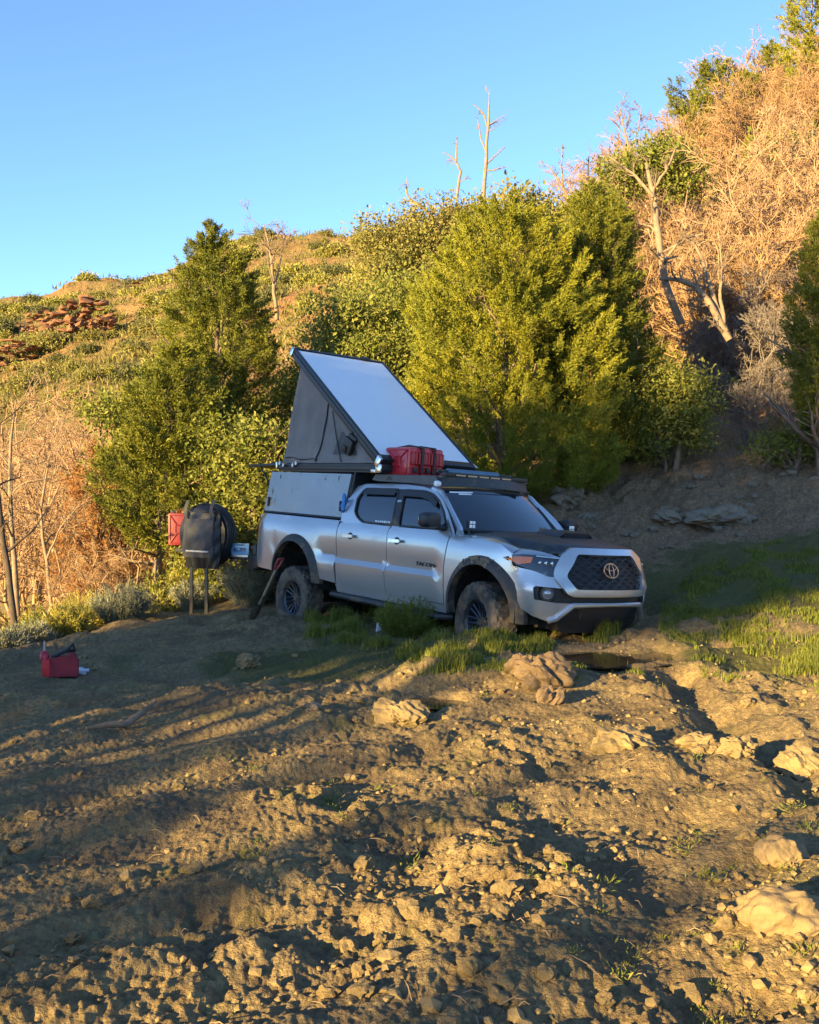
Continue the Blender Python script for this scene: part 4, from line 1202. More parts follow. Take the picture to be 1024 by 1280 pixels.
for w in (-.10, -.065, -.03, .005, .04, .075):
    rbm.tube([(.446 * math.cos(t), w + .006 * math.sin(5 * t + w * 40), .446 * math.sin(t)) for t in np.linspace(0, 2 * math.pi, 60)[:-1]], .011, 5, closed=True)
rbm.build("cover_gathers", M_cover, spare)
# the trash pack strapped on it
M_pack = simple("grey_pack_canvas", (.05, .052, .058), .85, var=.2, bmp=.4, bscale=120)
pk = empty("spare_wheel_bag", sp_c); pk.rotation_euler = spare.rotation_euler
tag(pk, "dark grey canvas bag with reflective strip strapped over the spare wheel", "bag")
def pack_fn(a, t):
    # a in -1..1 across, t 0..1 up
    w = .34 - .02 * t if t > .3 else .30 + .04 * t / .3
    x = a * w; z = -.47 + .80 * t
    bulge = (1 - abs(a) ** 4) * (.12 * math.sin(math.pi * min(1, t * .95 + .08)) + .03)
    y = .15 + bulge + .012 * math.sin(9 * t + 6 * a) * (1 - a * a) + .01 * math.sin(21 * a * (1 - t) + 7 * t)
    return (x - .04, y, z)
pm = MB(); pm.grid(pack_fn, np.linspace(-1, 1, 30), np.linspace(0, 1, 34)); pm.grid(lambda a, t: (pack_fn(a, 1)[0], .15 * (1 - t) + pack_fn(a, 1)[1] * t, pack_fn(a, 1)[2] + .0), np.linspace(-1, 1, 30), [0, 1]); pm.grid(lambda a, t: (pack_fn(a, 0)[0], .15 * (1 - t) + pack_fn(a, 0)[1] * t, pack_fn(a, 0)[2]), np.linspace(-1, 1, 30), [0, 1])
o_pk = pm.build("bag_body", M_cover, pk, angle=70)
fp = MB(); fp.grid(lambda a, t: (lambda p: (p[0], p[1] + .018 + .02 * math.sin(math.pi * t), p[2]))(pack_fn(a * .86 + .02, .20 + .68 * t)), np.linspace(-1, 1, 26), np.linspace(0, 1, 24))
fp.grid(lambda a, t: (lambda p: (p[0], p[1] + .018 * t, p[2]))(pack_fn(a * .86 + .02, .88)), np.linspace(-1, 1, 26), [0, 1])
o_fp = fp.build("front_pocket", M_pack, pk, angle=70)
rs_ = MB(); rs_.grid(lambda a, t: (lambda p: (p[0], p[1] + .03, p[2]))(pack_fn(a, .30 + .028 * t + .01 * a)), np.linspace(-.66, .52, 14), [0, 1]); rs_.build("reflective_strip", simple("reflective_tape", (.5, .5, .52), .3), o_fp)
for q in (-.24, .24):
    sp = MB(); sp.grid(lambda a, t: (q - .04 + a * .03, .185 + .06 * math.sin(math.pi * t), .16 + .34 * t), [-1, 1], np.linspace(0, 1, 8)); sp.build("shoulder_strap", M_pack, pk)
for q in (-.15, .13):
    sp = MB(); gl = gz(sp_c.x, sp_c.y) - sp_c.z
    sp.box((q, .19, (-.44 + gl) / 2), (.055, .02, -.44 - gl + .02)); sp.build("hanging_strap", M_black, pk)
# red fuel can on the far end of the arm
rc = jerry_can("jerry_can", .48, .33, .17, mat=simple("shaded_red_can", (.17, .010, .016), .5, dirt=.15))  # darker copy of the can red, shade put into its colour
cc = hinge + adir * 1.40 + Vector((0, 0, .14)) + face * .02
rc.matrix_world = Matrix.Translation(cc) @ Matrix.Rotation(math.atan2(adir.y, adir.x) + math.radians(35), 4, 'Z') @ Matrix.Rotation(math.radians(-90), 4, 'Y') @ Matrix.Translation((.25, 0, -.165))
tag(rc, "red fuel can standing upright on the carrier arm behind the black bag", "jerry can")

# ------------------------------------------------------------------ shovel leaning on the rear wheel
top = at(351, 699, 12.85); tip = at(317, 772, 13.0); tip.z = gz(tip.x, tip.y) + .06
sv = empty("shovel", tip); tag(sv, "shovel with red D-grip leaning on the muddy rear wheel", "shovel")
ax = (top - tip); L = ax.length; Mx = ax.normalized().to_track_quat('Z', 'Y').to_matrix()
def loc(v): return tuple(Mx @ Vector(v))
M_wood = bark("worn_shovel_handle", (.22, .14, .08), (.34, .25, .16), 20)
s1 = MB(); s1.tube([loc((0, 0, .12)), loc((.0, .0, L * .5)), loc((0, 0, L - .13))], [.018, .017, .018], 8); s1.build("shaft", M_wood, sv)
M_grip = simple("red_brown_grip", (.28, .03, .025), .5)
s2 = MB(); s2.tube([loc((0, 0, L - .16)), loc((.055, 0, L - .09)), loc((.06, 0, L))], .014, 6); s2.tube([loc((0, 0, L - .16)), loc((-.055, 0, L - .09)), loc((-.06, 0, L))], .014, 6); s2.tube([loc((-.065, 0, L)), loc((.065, 0, L))], .016, 8)
s2.build("grip", M_grip, sv)
s3 = MB()
s3.grid(lambda a, t: loc((a * .105 * (1 - .55 * max(0, (.35 - t)) / .35 * (abs(a) > .2)), -.02 + .035 * a * a - .02 * t, -.10 + .30 * t + (.06 * abs(a) if t < .3 else 0))), np.linspace(-1, 1, 9), np.linspace(0, 1, 9))
s3.tube([loc((0, -.015, .16)), loc((0, 0, .30))], [.022, .02], 8)
s3.build("blade", simple("muddy_steel_blade", (.05, .042, .036), .6, .4, dirt=.5), sv)

# ------------------------------------------------------------------ red tool bag on the ground at the left
M_redbag = simple("dark_red_bag_fabric", (.22, .012, .02), .75, var=.25, bmp=.3)
M_redlit = simple("sunlit_red_fabric", (.62, .02, .025), .6, var=.1, bmp=.2)  # lit copy of the bag red: sunlight put into the end pocket's colour
P = foot(72, 9.55)
tb = empty("tool_bag", P, (0, 0, math.radians(14))); tb.scale = (.82, .9, 1.08); tag(tb, "red and black tool bag sitting on bare clay left of the pickup", "tool bag")
b = MB(); b.grid(lambda a, t: (a * (.14 - .02 * t) + .04, (.095 - .045 * t) * math.sin(0) , 0), [0, 1], [0, 1]) if False else None
b.prism([(-.10, 0), (.22, 0), (.225, .12), (.17, .20), (.10, .17), (-.09, .155)], lambda x, z, o: (x, o * (1 - .25 * z / .2), z), -.10, .10)
b.build("bag_body", M_redbag, tb)
e = MB(); e.box((-.115, -.02, .075), (.085, .17, .15), bev=.02); e.box((-.115, -.107, .075), (.07, .006, .008)); e.build("end_pocket", M_redlit, tb)
h = MB(); h.tube([(-.06, 0, .155), (.02, -.03, .185), (.10, -.03, .215), (.165, 0, .265), (.185, .02, .20)], .016, 6); h.tube([(-.06, .05, .155), (.06, .05, .20), (.17, .04, .21)], .016, 6); h.build("handle", M_black, tb)
bo_ = empty("bottle", P + Matrix.Rotation(math.radians(14), 3, 'Z') @ Vector((-.115, .0, .148))); tag(bo_, "small red bottle with thin pale nozzle standing on the red tool bag's end", "bottle")
bb = MB(); bb.tube([(0, 0, 0), (0, 0, .012), (0, 0, .05), (0, 0, .072), (0, 0, .085)], [.03, .042, .042, .03, .012], 14); bb.build("bottle_body", simple("red_bottle", (.40, .01, .03), .35), bo_)
bb = MB(); bb.tube([(0, 0, .085), (0, 0, .175)], [.010, .007], 8); bb.build("nozzle", simple("pink_plastic", (.55, .35, .33), .4), bo_)
wr = MB(); V = []
c = foot(97, 9.75)
wr.grid(lambda a, t: (c.x + a * .10, c.y + t * .06, c.z + .035 + .03 * math.sin(5 * a + 3 * t) * (1 - t * t)), np.linspace(-1, 1, 9), np.linspace(-1, 1, 6))
wr.grid(lambda a, t: (c.x + a * .10, c.y - .06 + t * .002, c.z - .03 + (.065 + .03 * math.sin(5 * a - 3) * 0) * t), np.linspace(-1, 1, 9), [0, 1])
tag(wr.build("plastic_bag", simple("white_plastic_film", (.62, .63, .68), .4), None), "crumpled white plastic bag on clay behind the red tool bag", "plastic bag")

# small things near the rear wheel
M_cloth = simple("red_orange_cloth", (.50, .075, .04), .8, bmp=.4)
def lump(name, p, r, mat, seed, sub=3, squash=.7, amp=.35):
    bm = bmesh.new(); bmesh.ops.create_icosphere(bm, subdivisions=sub, radius=1.0)
    V = np.array([v.co[:] for v in bm.verts]); F = [[v.index for v in f.verts] for f in bm.faces]; bm.free()
    n = amp * fbm(V[:, 0] * 1.3 + V[:, 2] * .7, V[:, 1] * 1.3 - V[:, 2] * .9, 3, seed) + amp * .6 * fbm(V[:, 1] * 2.6 + V[:, 2], V[:, 0] * 2.6 + 1.7 * V[:, 2], 3, seed + 9)
    V = V * (1 + n[:, None]) * np.array([1, .85, squash]) * r
    o = obj_np(name, V, np.array(F), mat, smooth=True)
    o.data.set_sharp_from_angle(angle=math.radians(40))
    o.location = p
    return o
q = foot(412, 12.55); tag(lump("cloth_bundle", q + Vector((0, 0, .05)), .085, M_cloth, 3), "small red bundle on the ground beside the rear wheel", "bundle")
jg = foot(474, 11.7)
j = MB(); j.tube([(0, 0, -.05), (.01, 0, .02), (.02, 0, .10), (.05, 0, .17), (.10, 0, .22)], [.045, .05, .048, .04, .015], 10)
oj = j.build("bleached_stump", bark("bleached_wood", (.34, .33, .32), (.55, .54, .53)), None); oj.location = jg
tag(oj, "pale bleached stub sticking out of the grass under the pickup's doors", "stump")
# stick lying on the clay
sk_ = MB(); A = foot(108, 7.05); B = foot(195, 7.6); C_ = foot(158, 7.25)
sk_.tube([A + Vector((0, 0, .015)), (A + C_) / 2 + Vector((0, 0, .04)), C_ + Vector((0, 0, .045)), (C_ + B) / 2 + Vector((.0, 0, .07)), B + Vector((0, 0, .10))], [.012, .022, .026, .024, .012], 8)
tag(sk_.build("fallen_branch", bark("weathered_stick", (.12, .085, .055), (.22, .16, .105)), None), "weathered grey stick lying on bare clay at the left", "branch")
# ------------------------------------------------------------------ plant builders
def nrmz(v): return v / np.maximum(np.linalg.norm(v, axis=-1, keepdims=True), 1e-9)
def leaves(C, D, L, W, rng, out=None):
    """one small diamond leaf per row, blade facing `out` more or less"""
    r_ = rng.normal(size=D.shape)
    side = nrmz(np.cross(D, r_ if out is None else out * 1.5 + r_))
    up = np.cross(side, D)
    mid = C + D * (L * .5)[:, None] + up * (L * .08)[:, None]
    V = np.stack([C, mid + side * (W / 2)[:, None], C + D * L[:, None], mid - side * (W / 2)[:, None]], 1).reshape(-1, 3)
    return V, np.arange(len(C) * 4).reshape(-1, 4)
def tubes(P, R, k=4):
    N_, S, _ = P.shape
    T = nrmz(np.gradient(P, axis=1))
    ref = np.where(np.abs(T[:, :1, 2:3]) > .8, np.array([[[1., 0, 0]]]), np.array([[[0, 0, 1.]]]))
    A = nrmz(np.cross(T, np.broadcast_to(ref, T.shape))); B = np.cross(T, A)
    t = np.arange(k) * 2 * np.pi / k
    V = P[:, :, None] + (A[:, :, None] * np.cos(t)[None, None, :, None] + B[:, :, None] * np.sin(t)[None, None, :, None]) * R[:, :, None, None]
    idx = np.arange(N_ * S * k).reshape(N_, S, k)
    a = idx[:, :-1]; b = idx[:, 1:]
    F = np.stack([a, np.roll(a, -1, 2), np.roll(b, -1, 2), b], -1).reshape(-1, 4)
    return V.reshape(-1, 3), F
def kids(P, R, n, lr, ang, S, rng, wig=.25, up=.0, tmin=.25, rr=.6, tip=.35):
    N_, S0, _ = P.shape
    i = np.repeat(np.arange(N_), n)
    t = rng.uniform(tmin, 1, len(i)) ** .9
    f = t * (S0 - 1); a = np.clip(f.astype(int), 0, S0 - 2); w = (f - a)[:, None]
    base = P[i, a] * (1 - w) + P[i, a + 1] * w
    T = nrmz(P[i, a + 1] - P[i, a])
    plen = np.linalg.norm(np.diff(P, axis=1), axis=2).sum(1)[i]
    o = nrmz(np.cross(T, rng.normal(size=T.shape)))
    an = np.radians(rng.normal(ang, ang * .25, len(i)))[:, None]
    D = nrmz(T * np.cos(an) + o * np.sin(an) + np.array([0, 0, up]))
    ln = plen * lr * rng.uniform(.55, 1.25, len(i)) * (1.15 - .5 * t)
    pts = [base]; d = D
    for s in range(S - 1):
        d = nrmz(d + rng.normal(size=d.shape) * wig + np.array([0, 0, up * .3]))
        pts.append(pts[-1] + d * (ln / (S - 1))[:, None])
    r0 = (R[i, a] * (1 - w[:, 0]) + R[i, a + 1] * w[:, 0]) * rr
    R2 = r0[:, None] * np.linspace(1, tip, S)[None]
    return np.stack(pts, 1), R2
class NP:
    def __init__(s): s.v = []; s.f = []; s.n = 0
    def add(s, VF):
        V, F = VF; s.v.append(V); s.f.append(F + s.n); s.n += len(V); return s
    def obj(s, name, mat, parent=None, smooth=True): return obj_np(name, np.concatenate(s.v), np.concatenate(s.f), mat, parent, smooth)
def stem(p0, p1, S, wob, rng):
    t = np.linspace(0, 1, S)[:, None]
    P = np.array(p0)[None] * (1 - t) + np.array(p1)[None] * t
    w = np.cumsum(rng.normal(size=(S, 3)) * wob, 0); w -= w[0]; w -= t * w[-1] * .6
    return P + w

M_jun = foliage("juniper_sprays", [(.14, .155, .012), (.205, .205, .018), (.31, .28, .03), (.085, .115, .016)], .10, .9)
M_jun2 = foliage("dark_juniper_sprays", [(.10, .115, .014), (.155, .16, .02), (.225, .215, .028), (.07, .095, .016)], .10, .9)
M_oak = foliage("oak_leaves", [(.13, .155, .028), (.20, .215, .042), (.31, .285, .075), (.13, .17, .033)], .38, .7)
M_oak2 = foliage("dull_oak_leaves", [(.16, .165, .04), (.23, .21, .055), (.34, .26, .10), (.16, .175, .045)], .35, .5)
M_rust = foliage("rust_dead_needles", [(.28, .12, .045), (.36, .18, .07), (.42, .25, .11), (.30, .15, .06)], .2, 1.2)
M_sage = foliage("sage_leaves", [(.16, .17, .115), (.21, .215, .15), (.27, .26, .18), (.17, .18, .12)], .2, 2)
M_yel = foliage("rabbitbrush", [(.22, .21, .045), (.32, .28, .06), (.40, .34, .10), (.25, .24, .05)], .35, 2)
M_grass = foliage("grass_blades", [(.11, .14, .022), (.17, .19, .03), (.25, .235, .055), (.14, .165, .028)], .35, 1.5)
M_scrub = foliage("hill_scrub_leaves", [(.17, .18, .035), (.25, .24, .05), (.34, .29, .08), (.18, .20, .045)], .2, .3)
M_scrubd = foliage("dark_scrub_leaves", [(.075, .085, .03), (.11, .115, .038), (.16, .15, .055), (.08, .09, .035)], .2, .3)
M_bark = bark("juniper_bark", (.10, .07, .05), (.24, .17, .12))
M_dead = bark("bleached_dead_wood", (.12, .088, .062), (.26, .19, .13), 6)
M_twig = bark("dead_tan_twigs", (.25, .155, .09), (.42, .28, .17), 3)
M_twig3 = bark("dead_rust_twigs", (.22, .13, .07), (.37, .235, .125), 3)
M_twig2 = bark("shaded_grey_twigs", (.12, .098, .088), (.22, .182, .16), 3)  # grey twigs, darkened so the colour stands in for shade
M_dark = bark("burnt_trunk", (.03, .022, .018), (.09, .065, .05), 8)

def juniper(label, loc, H, R, seed, prof, mat, ntuft=1100, nleaf=100, cb=.06, lean=(0, 0), name="juniper_tree", group=None, lobes=7, leaf=1.0, trunk_r=.11, cat="tree", open_=.12):
    rng = np.random.RandomState(seed)
    root = empty(name, loc); tag(root, label, cat, group)
    tr = NP()
    tp = stem((0, 0, -.15), (lean[0] * .8, lean[1] * .8, H * .82), 9, .04, rng)[None]
    tR = np.linspace(trunk_r, .02, 9)[None]
    tr.add(tubes(tp, tR, 8))
    b1, r1 = kids(tp, tR, 26, .30, 62, 5, rng, .15, .25, .12, .5)
    b1 = b1 * 1.0; tr.add(tubes(b1, r1, 5)); b2, r2 = kids(b1, r1, 4, .5, 40, 4, rng, .2, .2); tr.add(tubes(b2, r2, 3))
    tr.obj("trunk", M_bark, root)
    pt = np.array(prof, float)
    # lumpy outline: lobes of foliage
    la = rng.uniform(0, 2 * np.pi, lobes * 3); lt = rng.uniform(.05, .98, lobes * 3); lw = rng.uniform(.10, .22, lobes * 3)
    n = ntuft * 2
    t = rng.uniform(0, 1, n); ph = rng.uniform(0, 2 * np.pi, n)
    r = np.interp(t, pt[:, 0], pt[:, 1])
    keep = rng.uniform(0, 1, n) < (r + .12) / (pt[:, 1].max() + .12); t, ph, r = t[keep][:ntuft], ph[keep][:ntuft], r[keep][:ntuft]
    n = len(t)
    bumpf = np.zeros(n)
    for a, tt, w in zip(la, lt, lw):
        dphi = np.abs((ph - a + np.pi) % (2 * np.pi) - np.pi) * np.maximum(r, .15)
        bumpf += np.exp(-((dphi / .45) ** 2 + ((t - tt) / w * 1.4) ** 2))
    gap = fbm(ph * 2.2 + seed, t * 7, 3, seed)
    rad = R * r * (.64 + .40 * np.clip(bumpf, 0, 1.2) + .17 * gap) * np.where(rng.uniform(size=n) < .72, rng.uniform(.80, 1.04, n), rng.uniform(.25, .8, n))
    ok = gap > -open_ - .25 * rng.uniform(size=n)
    t, ph, rad = t[ok], ph[ok], rad[ok]; n = len(t)
    z = H * (cb + (1 - cb) * t)
    C = np.stack([rad * np.cos(ph) + lean[0] * t, rad * np.sin(ph) + lean[1] * t, z], 1)
    out = np.stack([np.cos(ph), np.sin(ph), np.zeros(n)], 1)
    A = nrmz(out * .75 + np.array([0, 0, .75]) + rng.normal(size=(n, 3)) * .28)
    ln = rng.uniform(.22, .50, n) * min(1, .55 + R * .35)
    k = nleaf
    s = rng.uniform(0, 1, (n, k)) ** .8
    lat = rng.normal(size=(n, k, 3)) * (.048 * (1.15 - s))[..., None]
    P = (C - A * (ln * .5)[:, None])[:, None] + A[:, None] * (s * ln[:, None])[..., None] + lat
    D = nrmz(A[:, None] * .75 + lat * 6 + rng.normal(size=(n, k, 3)) * .38)
    P = P.reshape(-1, 3); D = D.reshape(-1, 3)
    L = rng.uniform(.035, .085, len(P)) * leaf; W = rng.uniform(.010, .019, len(P)) * leaf
    obj_np("crown", *leaves(P, D, L, W, rng, np.repeat(out, k, 0)), mat, root, False)
    return root

def broadleaf(label, loc, lobes, seed, mat, ncl=420, nleaf=42, leaf=.07, name="oak_tree", group=None, stems=5, cat="tree", barkm=None, cr=.22, spread=.25):
    """lobes: list of (x, y, z, rx, rz) crown lumps"""
    rng = np.random.RandomState(seed)
    root = empty(name, loc); tag(root, label, cat, group)
    tr = NP(); lb = np.array(lobes, float)
    SP = []
    for k in range(max(stems, len(lb))):
        q = lb[k % len(lb)]
        SP.append(stem((rng.normal() * spread * .4, rng.normal() * spread * .4, -.1), (q[0] + rng.normal() * q[3] * .4, q[1] + rng.normal() * q[3] * .4, q[2] + q[4] * .2), 8, .09, rng))
    SP = np.array(SP); SR = np.tile(np.linspace(.06, .015, 8)[None], (len(SP), 1)) * rng.uniform(.6, 1.2, (len(SP), 1))
    tr.add(tubes(SP, SR, 6)); b1, r1 = kids(SP, SR, 8, .35, 45, 4, rng, .2, .15, .3); tr.add(tubes(b1, r1, 4)); b2, r2 = kids(b1, r1, 4, .5, 40, 3, rng); tr.add(tubes(b2, r2, 3))
    tr.obj("trunk", barkm or M_bark, root)
    vol = lb[:, 3] ** 2 * lb[:, 4]; w = vol ** .7 / (vol ** .7).sum()
    C = []; OU = []
    for q, ww in zip(lb, w):
        n = int(ncl * ww); d = nrmz(rng.normal(size=(n, 3))); rr = np.where(rng.uniform(size=n) < .7, rng.uniform(.75, 1.08, n), rng.uniform(.2, .75, n))
        g = 1 + .28 * fbm(d[:, 0] * 2 + q[0], d[:, 1] * 2 + d[:, 2] * 1.7, 2, seed)
        OU.append(nrmz(d + np.array([0, 0, .3]))); C.append(q[:3] + d * (rr * g)[:, None] * np.array([q[3], q[3], q[4]]))
    C = np.concatenate(C); OU = np.concatenate(OU)[C[:, 2] > .1]; C = C[C[:, 2] > .1]; n = len(C)
    off = rng.normal(size=(n, nleaf, 3)) * np.array([cr, cr, cr * .6]) * rng.uniform(.5, 1.1, (n, 1, 1))
    P = (C[:, None] + off).reshape(-1, 3)
    D = nrmz(rng.normal(size=P.shape) * .8 + nrmz(off.reshape(-1, 3)) * .5 + np.array([0, 0, .15]))
    L = np.clip(rng.lognormal(-.12, .32, len(P)), .4, 1.7) * leaf; W = L * rng.uniform(.35, .7, len(P))
    obj_np("crown", *leaves(P, D, L, W, rng, np.repeat(OU, nleaf, 0)), mat, root, False)
    return root

def dead_shrub(label, loc, H, seed, mat, stems=7, n1=9, n2=8, n3=6, spread=.6, name="dead_shrub", group=None, cat="shrub", tw=.006, up=.08):
    rng = np.random.RandomState(seed)
    P = []
    for k in range(stems):
        a = rng.uniform(0, 2 * np.pi); s = rng.uniform(.2, 1) * spread * H
        P.append(stem((rng.normal() * .08, rng.normal() * .08, -.1), (s * math.cos(a), s * math.sin(a), H * rng.uniform(.6, 1.0)), 7, .05 * H, rng))
    P = np.array(P); R_ = np.tile(np.linspace(.018, .005, 7)[None] * H ** .7, (stems, 1))
    m = NP(); m.add(tubes(P, R_, 5))
    a1, b1 = kids(P, R_, n1, .42, 42, 5, rng, .18, up, .15); m.add(tubes(a1, np.maximum(b1, tw), 4))
    a2, b2 = kids(a1, b1, n2, .5, 45, 4, rng, .25, up, .1); m.add(tubes(a2, np.full(b2.shape, tw) * np.linspace(1, .5, 4), 3))
    if n3:
        a3, b3 = kids(a2, b2, n3, .55, 45, 3, rng, .25, up, .1); m.add(tubes(a3, np.full(b3.shape, tw * .8) * np.linspace(1, .4, 3), 3))
    o = m.obj(name, mat); o.location = loc
    tag(o, label, cat, group)
    return o

def limb_tree(label, loc, paths, mat, seed, name="dead_tree", group=None, cat="dead tree", n1=5, n2=4, n3=0, l1=.28, tw=.006, ang=45, up=.05, smooth=True):
    """traced main limbs: each path a list of (point, radius); fine branches grown on them"""
    rng = np.random.RandomState(seed)
    root = empty(name, loc); tag(root, label, cat, group)
    m = NP(); Ps = []; Rs = []
    for pth in paths:
        A = np.array([p for p, r in pth], float); r_ = np.array([r for p, r in pth], float) * .68
        d = np.concatenate([[0], np.cumsum(np.linalg.norm(np.diff(A, axis=0), axis=1))]); t = np.linspace(0, d[-1], 12)
        Q = np.stack([np.interp(t, d, A[:, k]) for k in range(3)], 1); Q[1:-1] = Q[1:-1] * .5 + .25 * (Q[:-2] + Q[2:]); Q[1:] += rng.normal(size=(11, 3)) * np.interp(t, d, r_)[1:, None] * .25
        Ps.append(Q); Rs.append(np.interp(t, d, r_))
    P = np.array(Ps); R_ = np.array(Rs)
    m.add(tubes(P, R_, 8))
    if n1 and not n3:
        a1, r1 = kids(P, R_, n1, l1, ang, 5, rng, .25, up, .3, .5); m.add(tubes(a1, np.maximum(r1, tw), 5)); a2, r2 = kids(a1, r1, n2, .5, 42, 4, rng, .28, up, .15); m.add(tubes(a2, np.maximum(r2, tw * .8), 3))
    m.obj("trunk", mat, root)
    if n1 and n3:
        b = NP(); a1, r1 = kids(P, R_, n1, l1, ang, 5, rng, .25, up, .3, .5); b.add(tubes(a1, np.maximum(r1, tw), 5))
        if n2:
            a2, r2 = kids(a1, r1, n2, .5, 42, 4, rng, .28, up, .15); b.add(tubes(a2, np.maximum(r2, tw * .8), 3))
            if n3: a3, r3 = kids(a2, r2, n3, .55, 42, 3, rng, .28, up, .1); b.add(tubes(a3, np.maximum(r3 * .8, tw * .6), 3))
        b.obj("branches", mat, root)
    return root

# ------------------------------------------------------------------ the trees round the truck
OV = [(0, .70), (.12, .97), (.33, 1.0), (.54, .94), (.72, .79), (.86, .56), (.95, .32), (1, .10)]
CO = [(0, .60), (.1, .92), (.28, 1.0), (.48, .88), (.68, .68), (.84, .45), (.94, .25), (1, .06)]
f = foot(632, 17.6); juniper("big bright green juniper directly behind the pickup's cab and roof rack", f, 6.55 - f.z + .2, 1.62, 44, OV, M_jun, 2300, 160, cb=.05, lobes=13)
f = foot(742, 18.8); juniper("tall dark green juniper right of the big bright one, beside the trail", f, 7.05 - f.z + .3, 1.10, 12, [(0, .8), (.12, 1), (.45, 1.0), (.65, .86), (.8, .62), (.92, .35), (1, .06)], M_jun2, 2200, 150, cb=.04, lobes=11)
f = foot(268, 19.2); juniper("tall pointed dark juniper left of the camper", f, 6.75 - f.z, 1.28, 13, CO, M_jun2, 2200, 150, cb=.05, lobes=10)
f = foot(196, 17.2); juniper("juniper with bare brown trunk standing behind the red fuel can and black bag", f, 4.2 - f.z, .98, 14, [(0, .5), (.15, .95), (.4, 1), (.65, .8), (.85, .5), (1, .1)], M_jun2, 1000, 140, cb=.27, lobes=9, trunk_r=.10, lean=(.35, 0), open_=.15)
f = foot(1030, 16.6); juniper("juniper cut off by the right edge of the photo beside the trail", f, 5.6 - f.z + .6, .56, 15, [(0, .7), (.2, 1), (.6, .9), (.85, .6), (1, .1)], M_jun2, 700, 95, cb=.16, lobes=6)
f = foot(985, 17.3); broadleaf("low shaded dark bush at the foot of the right edge juniper", f, [(0, 0, .25, .55, .32), (.5, .1, .3, .5, .35)], 16, M_jun2, 120, 50, .06, "shrub", None, 5, "shrub")
f = foot(1018, 37); juniper("tall juniper on the skyline at the top right corner", f, 6.6, 1.3, 17, CO, M_jun, 650, 60, cb=.05, leaf=1.9)
f = foot(962, 41); juniper("small round juniper just left of the top right skyline juniper", f, 4.0, 1.0, 18, OV, M_jun2, 420, 60, cb=.05, leaf=1.9)
f = foot(897, 38); juniper("wide flat topped juniper on the upper right slope", f, 4.6, 1.75, 19, [(0, .2), (.3, .7), (.55, 1), (.8, .85), (1, .35)], M_jun2, 700, 60, cb=.30, leaf=1.8, open_=.1)
f = foot(948, 33); juniper("small bright green juniper among the dead brush on the right slope", f, 2.4, .62, 20, OV, M_jun, 200, 60, cb=.05, leaf=1.6)
# oaks
f = foot(312, 16.6); broadleaf("leafy pale green oak shrub between the black bag and the camper", f, [(-.5, 0, 1.0, .62, .6), (.05, .1, 1.9, .75, .65), (.45, 0, 1.2, .6, .7), (-.2, .1, 2.5, .55, .45), (.6, .2, 2.3, .5, .5), (-.3, 0, .4, .6, .35)], 21, M_oak, 620, 44, .075)
f = foot(152, 18.6); broadleaf("small light green oak left of the pointed juniper", f, [(0, 0, 2.6, .5, .5), (.4, .2, 3.3, .5, .45), (-.2, 0, 3.6, .4, .35), (.2, 0, 1.9, .45, .5)], 22, M_oak, 260, 40, .08)
f = foot(470, 21.5); broadleaf("broad oak thicket filling the slope above the tent roof", f, [(-1.2, 0, 2.2, 1.1, 1.1), (0, 0, 3.0, 1.2, 1.1), (1.1, 0, 3.2, 1.1, 1.1), (-.6, 0, 3.9, .9, .7), (.5, .3, 4.3, 1.0, .8), (1.7, 0, 4.6, .8, .8), (0, 0, 1.2, 1.0, .7)], 23, M_oak, 1150, 60, .085, cr=.25)
f = foot(405, 20.5); broadleaf("yellow green oak behind the camper's rear top corner", f, [(0, 0, 1.7, .8, .8), (.4, 0, 2.7, .8, .7), (-.3, .2, 3.0, .6, .6), (.7, 0, 3.5, .6, .5)], 24, M_oak, 460, 56, .07)
f = foot(555, 27); broadleaf("dull green oak on the ridge below the bare snags", f, [(-1, 0, 3.3, 1.2, 1.1), (.4, 0, 3.8, 1.2, 1.1), (1.5, 0, 4.1, 1.0, .9), (-.2, 0, 5.0, 1.0, .8), (-1.5, 0, 4.6, .9, .7), (1.0, 0, 5.2, .8, .6)], 25, M_oak2, 820, 56, .088, cr=.27)
f = foot(505, 20); broadleaf("oak shrub tucked between the tent roof and the big juniper", f, [(0, 0, 1.2, .7, .8), (.2, 0, 2.2, .6, .6), (-.4, .2, 2.0, .6, .6)], 26, M_oak, 420, 50, .075)
f = foot(836, 18.2); broadleaf("small leafy green oak bush in front of the twisted trunks beside the trail", f, [(-.3, 0, 1.05, .55, .45), (.25, 0, 1.2, .52, .48), (0, 0, 1.55, .45, .35), (-.4, -.1, .6, .4, .35), (.3, 0, .65, .35, .3)], 27, M_oak, 380, 44, .07)
f = foot(808, 27); broadleaf("leafy oak crown on a bare limbed tree against the sky at right", f, [(-.5, 0, 4.5, .7, .5), (.3, 0, 4.9, .8, .55), (1.0, 0, 4.4, .6, .45), (-.9, 0, 3.8, .5, .4)], 28, M_oak, 260, 42, .10, spread=.6)
f = foot(660, 24); broadleaf("dull oak peeking over the big juniper's top", f, [(0, 0, 3.5, .9, .9), (.6, 0, 4.4, .8, .7), (-.4, 0, 4.9, .5, .5)], 29, M_oak2, 220, 42, .10)

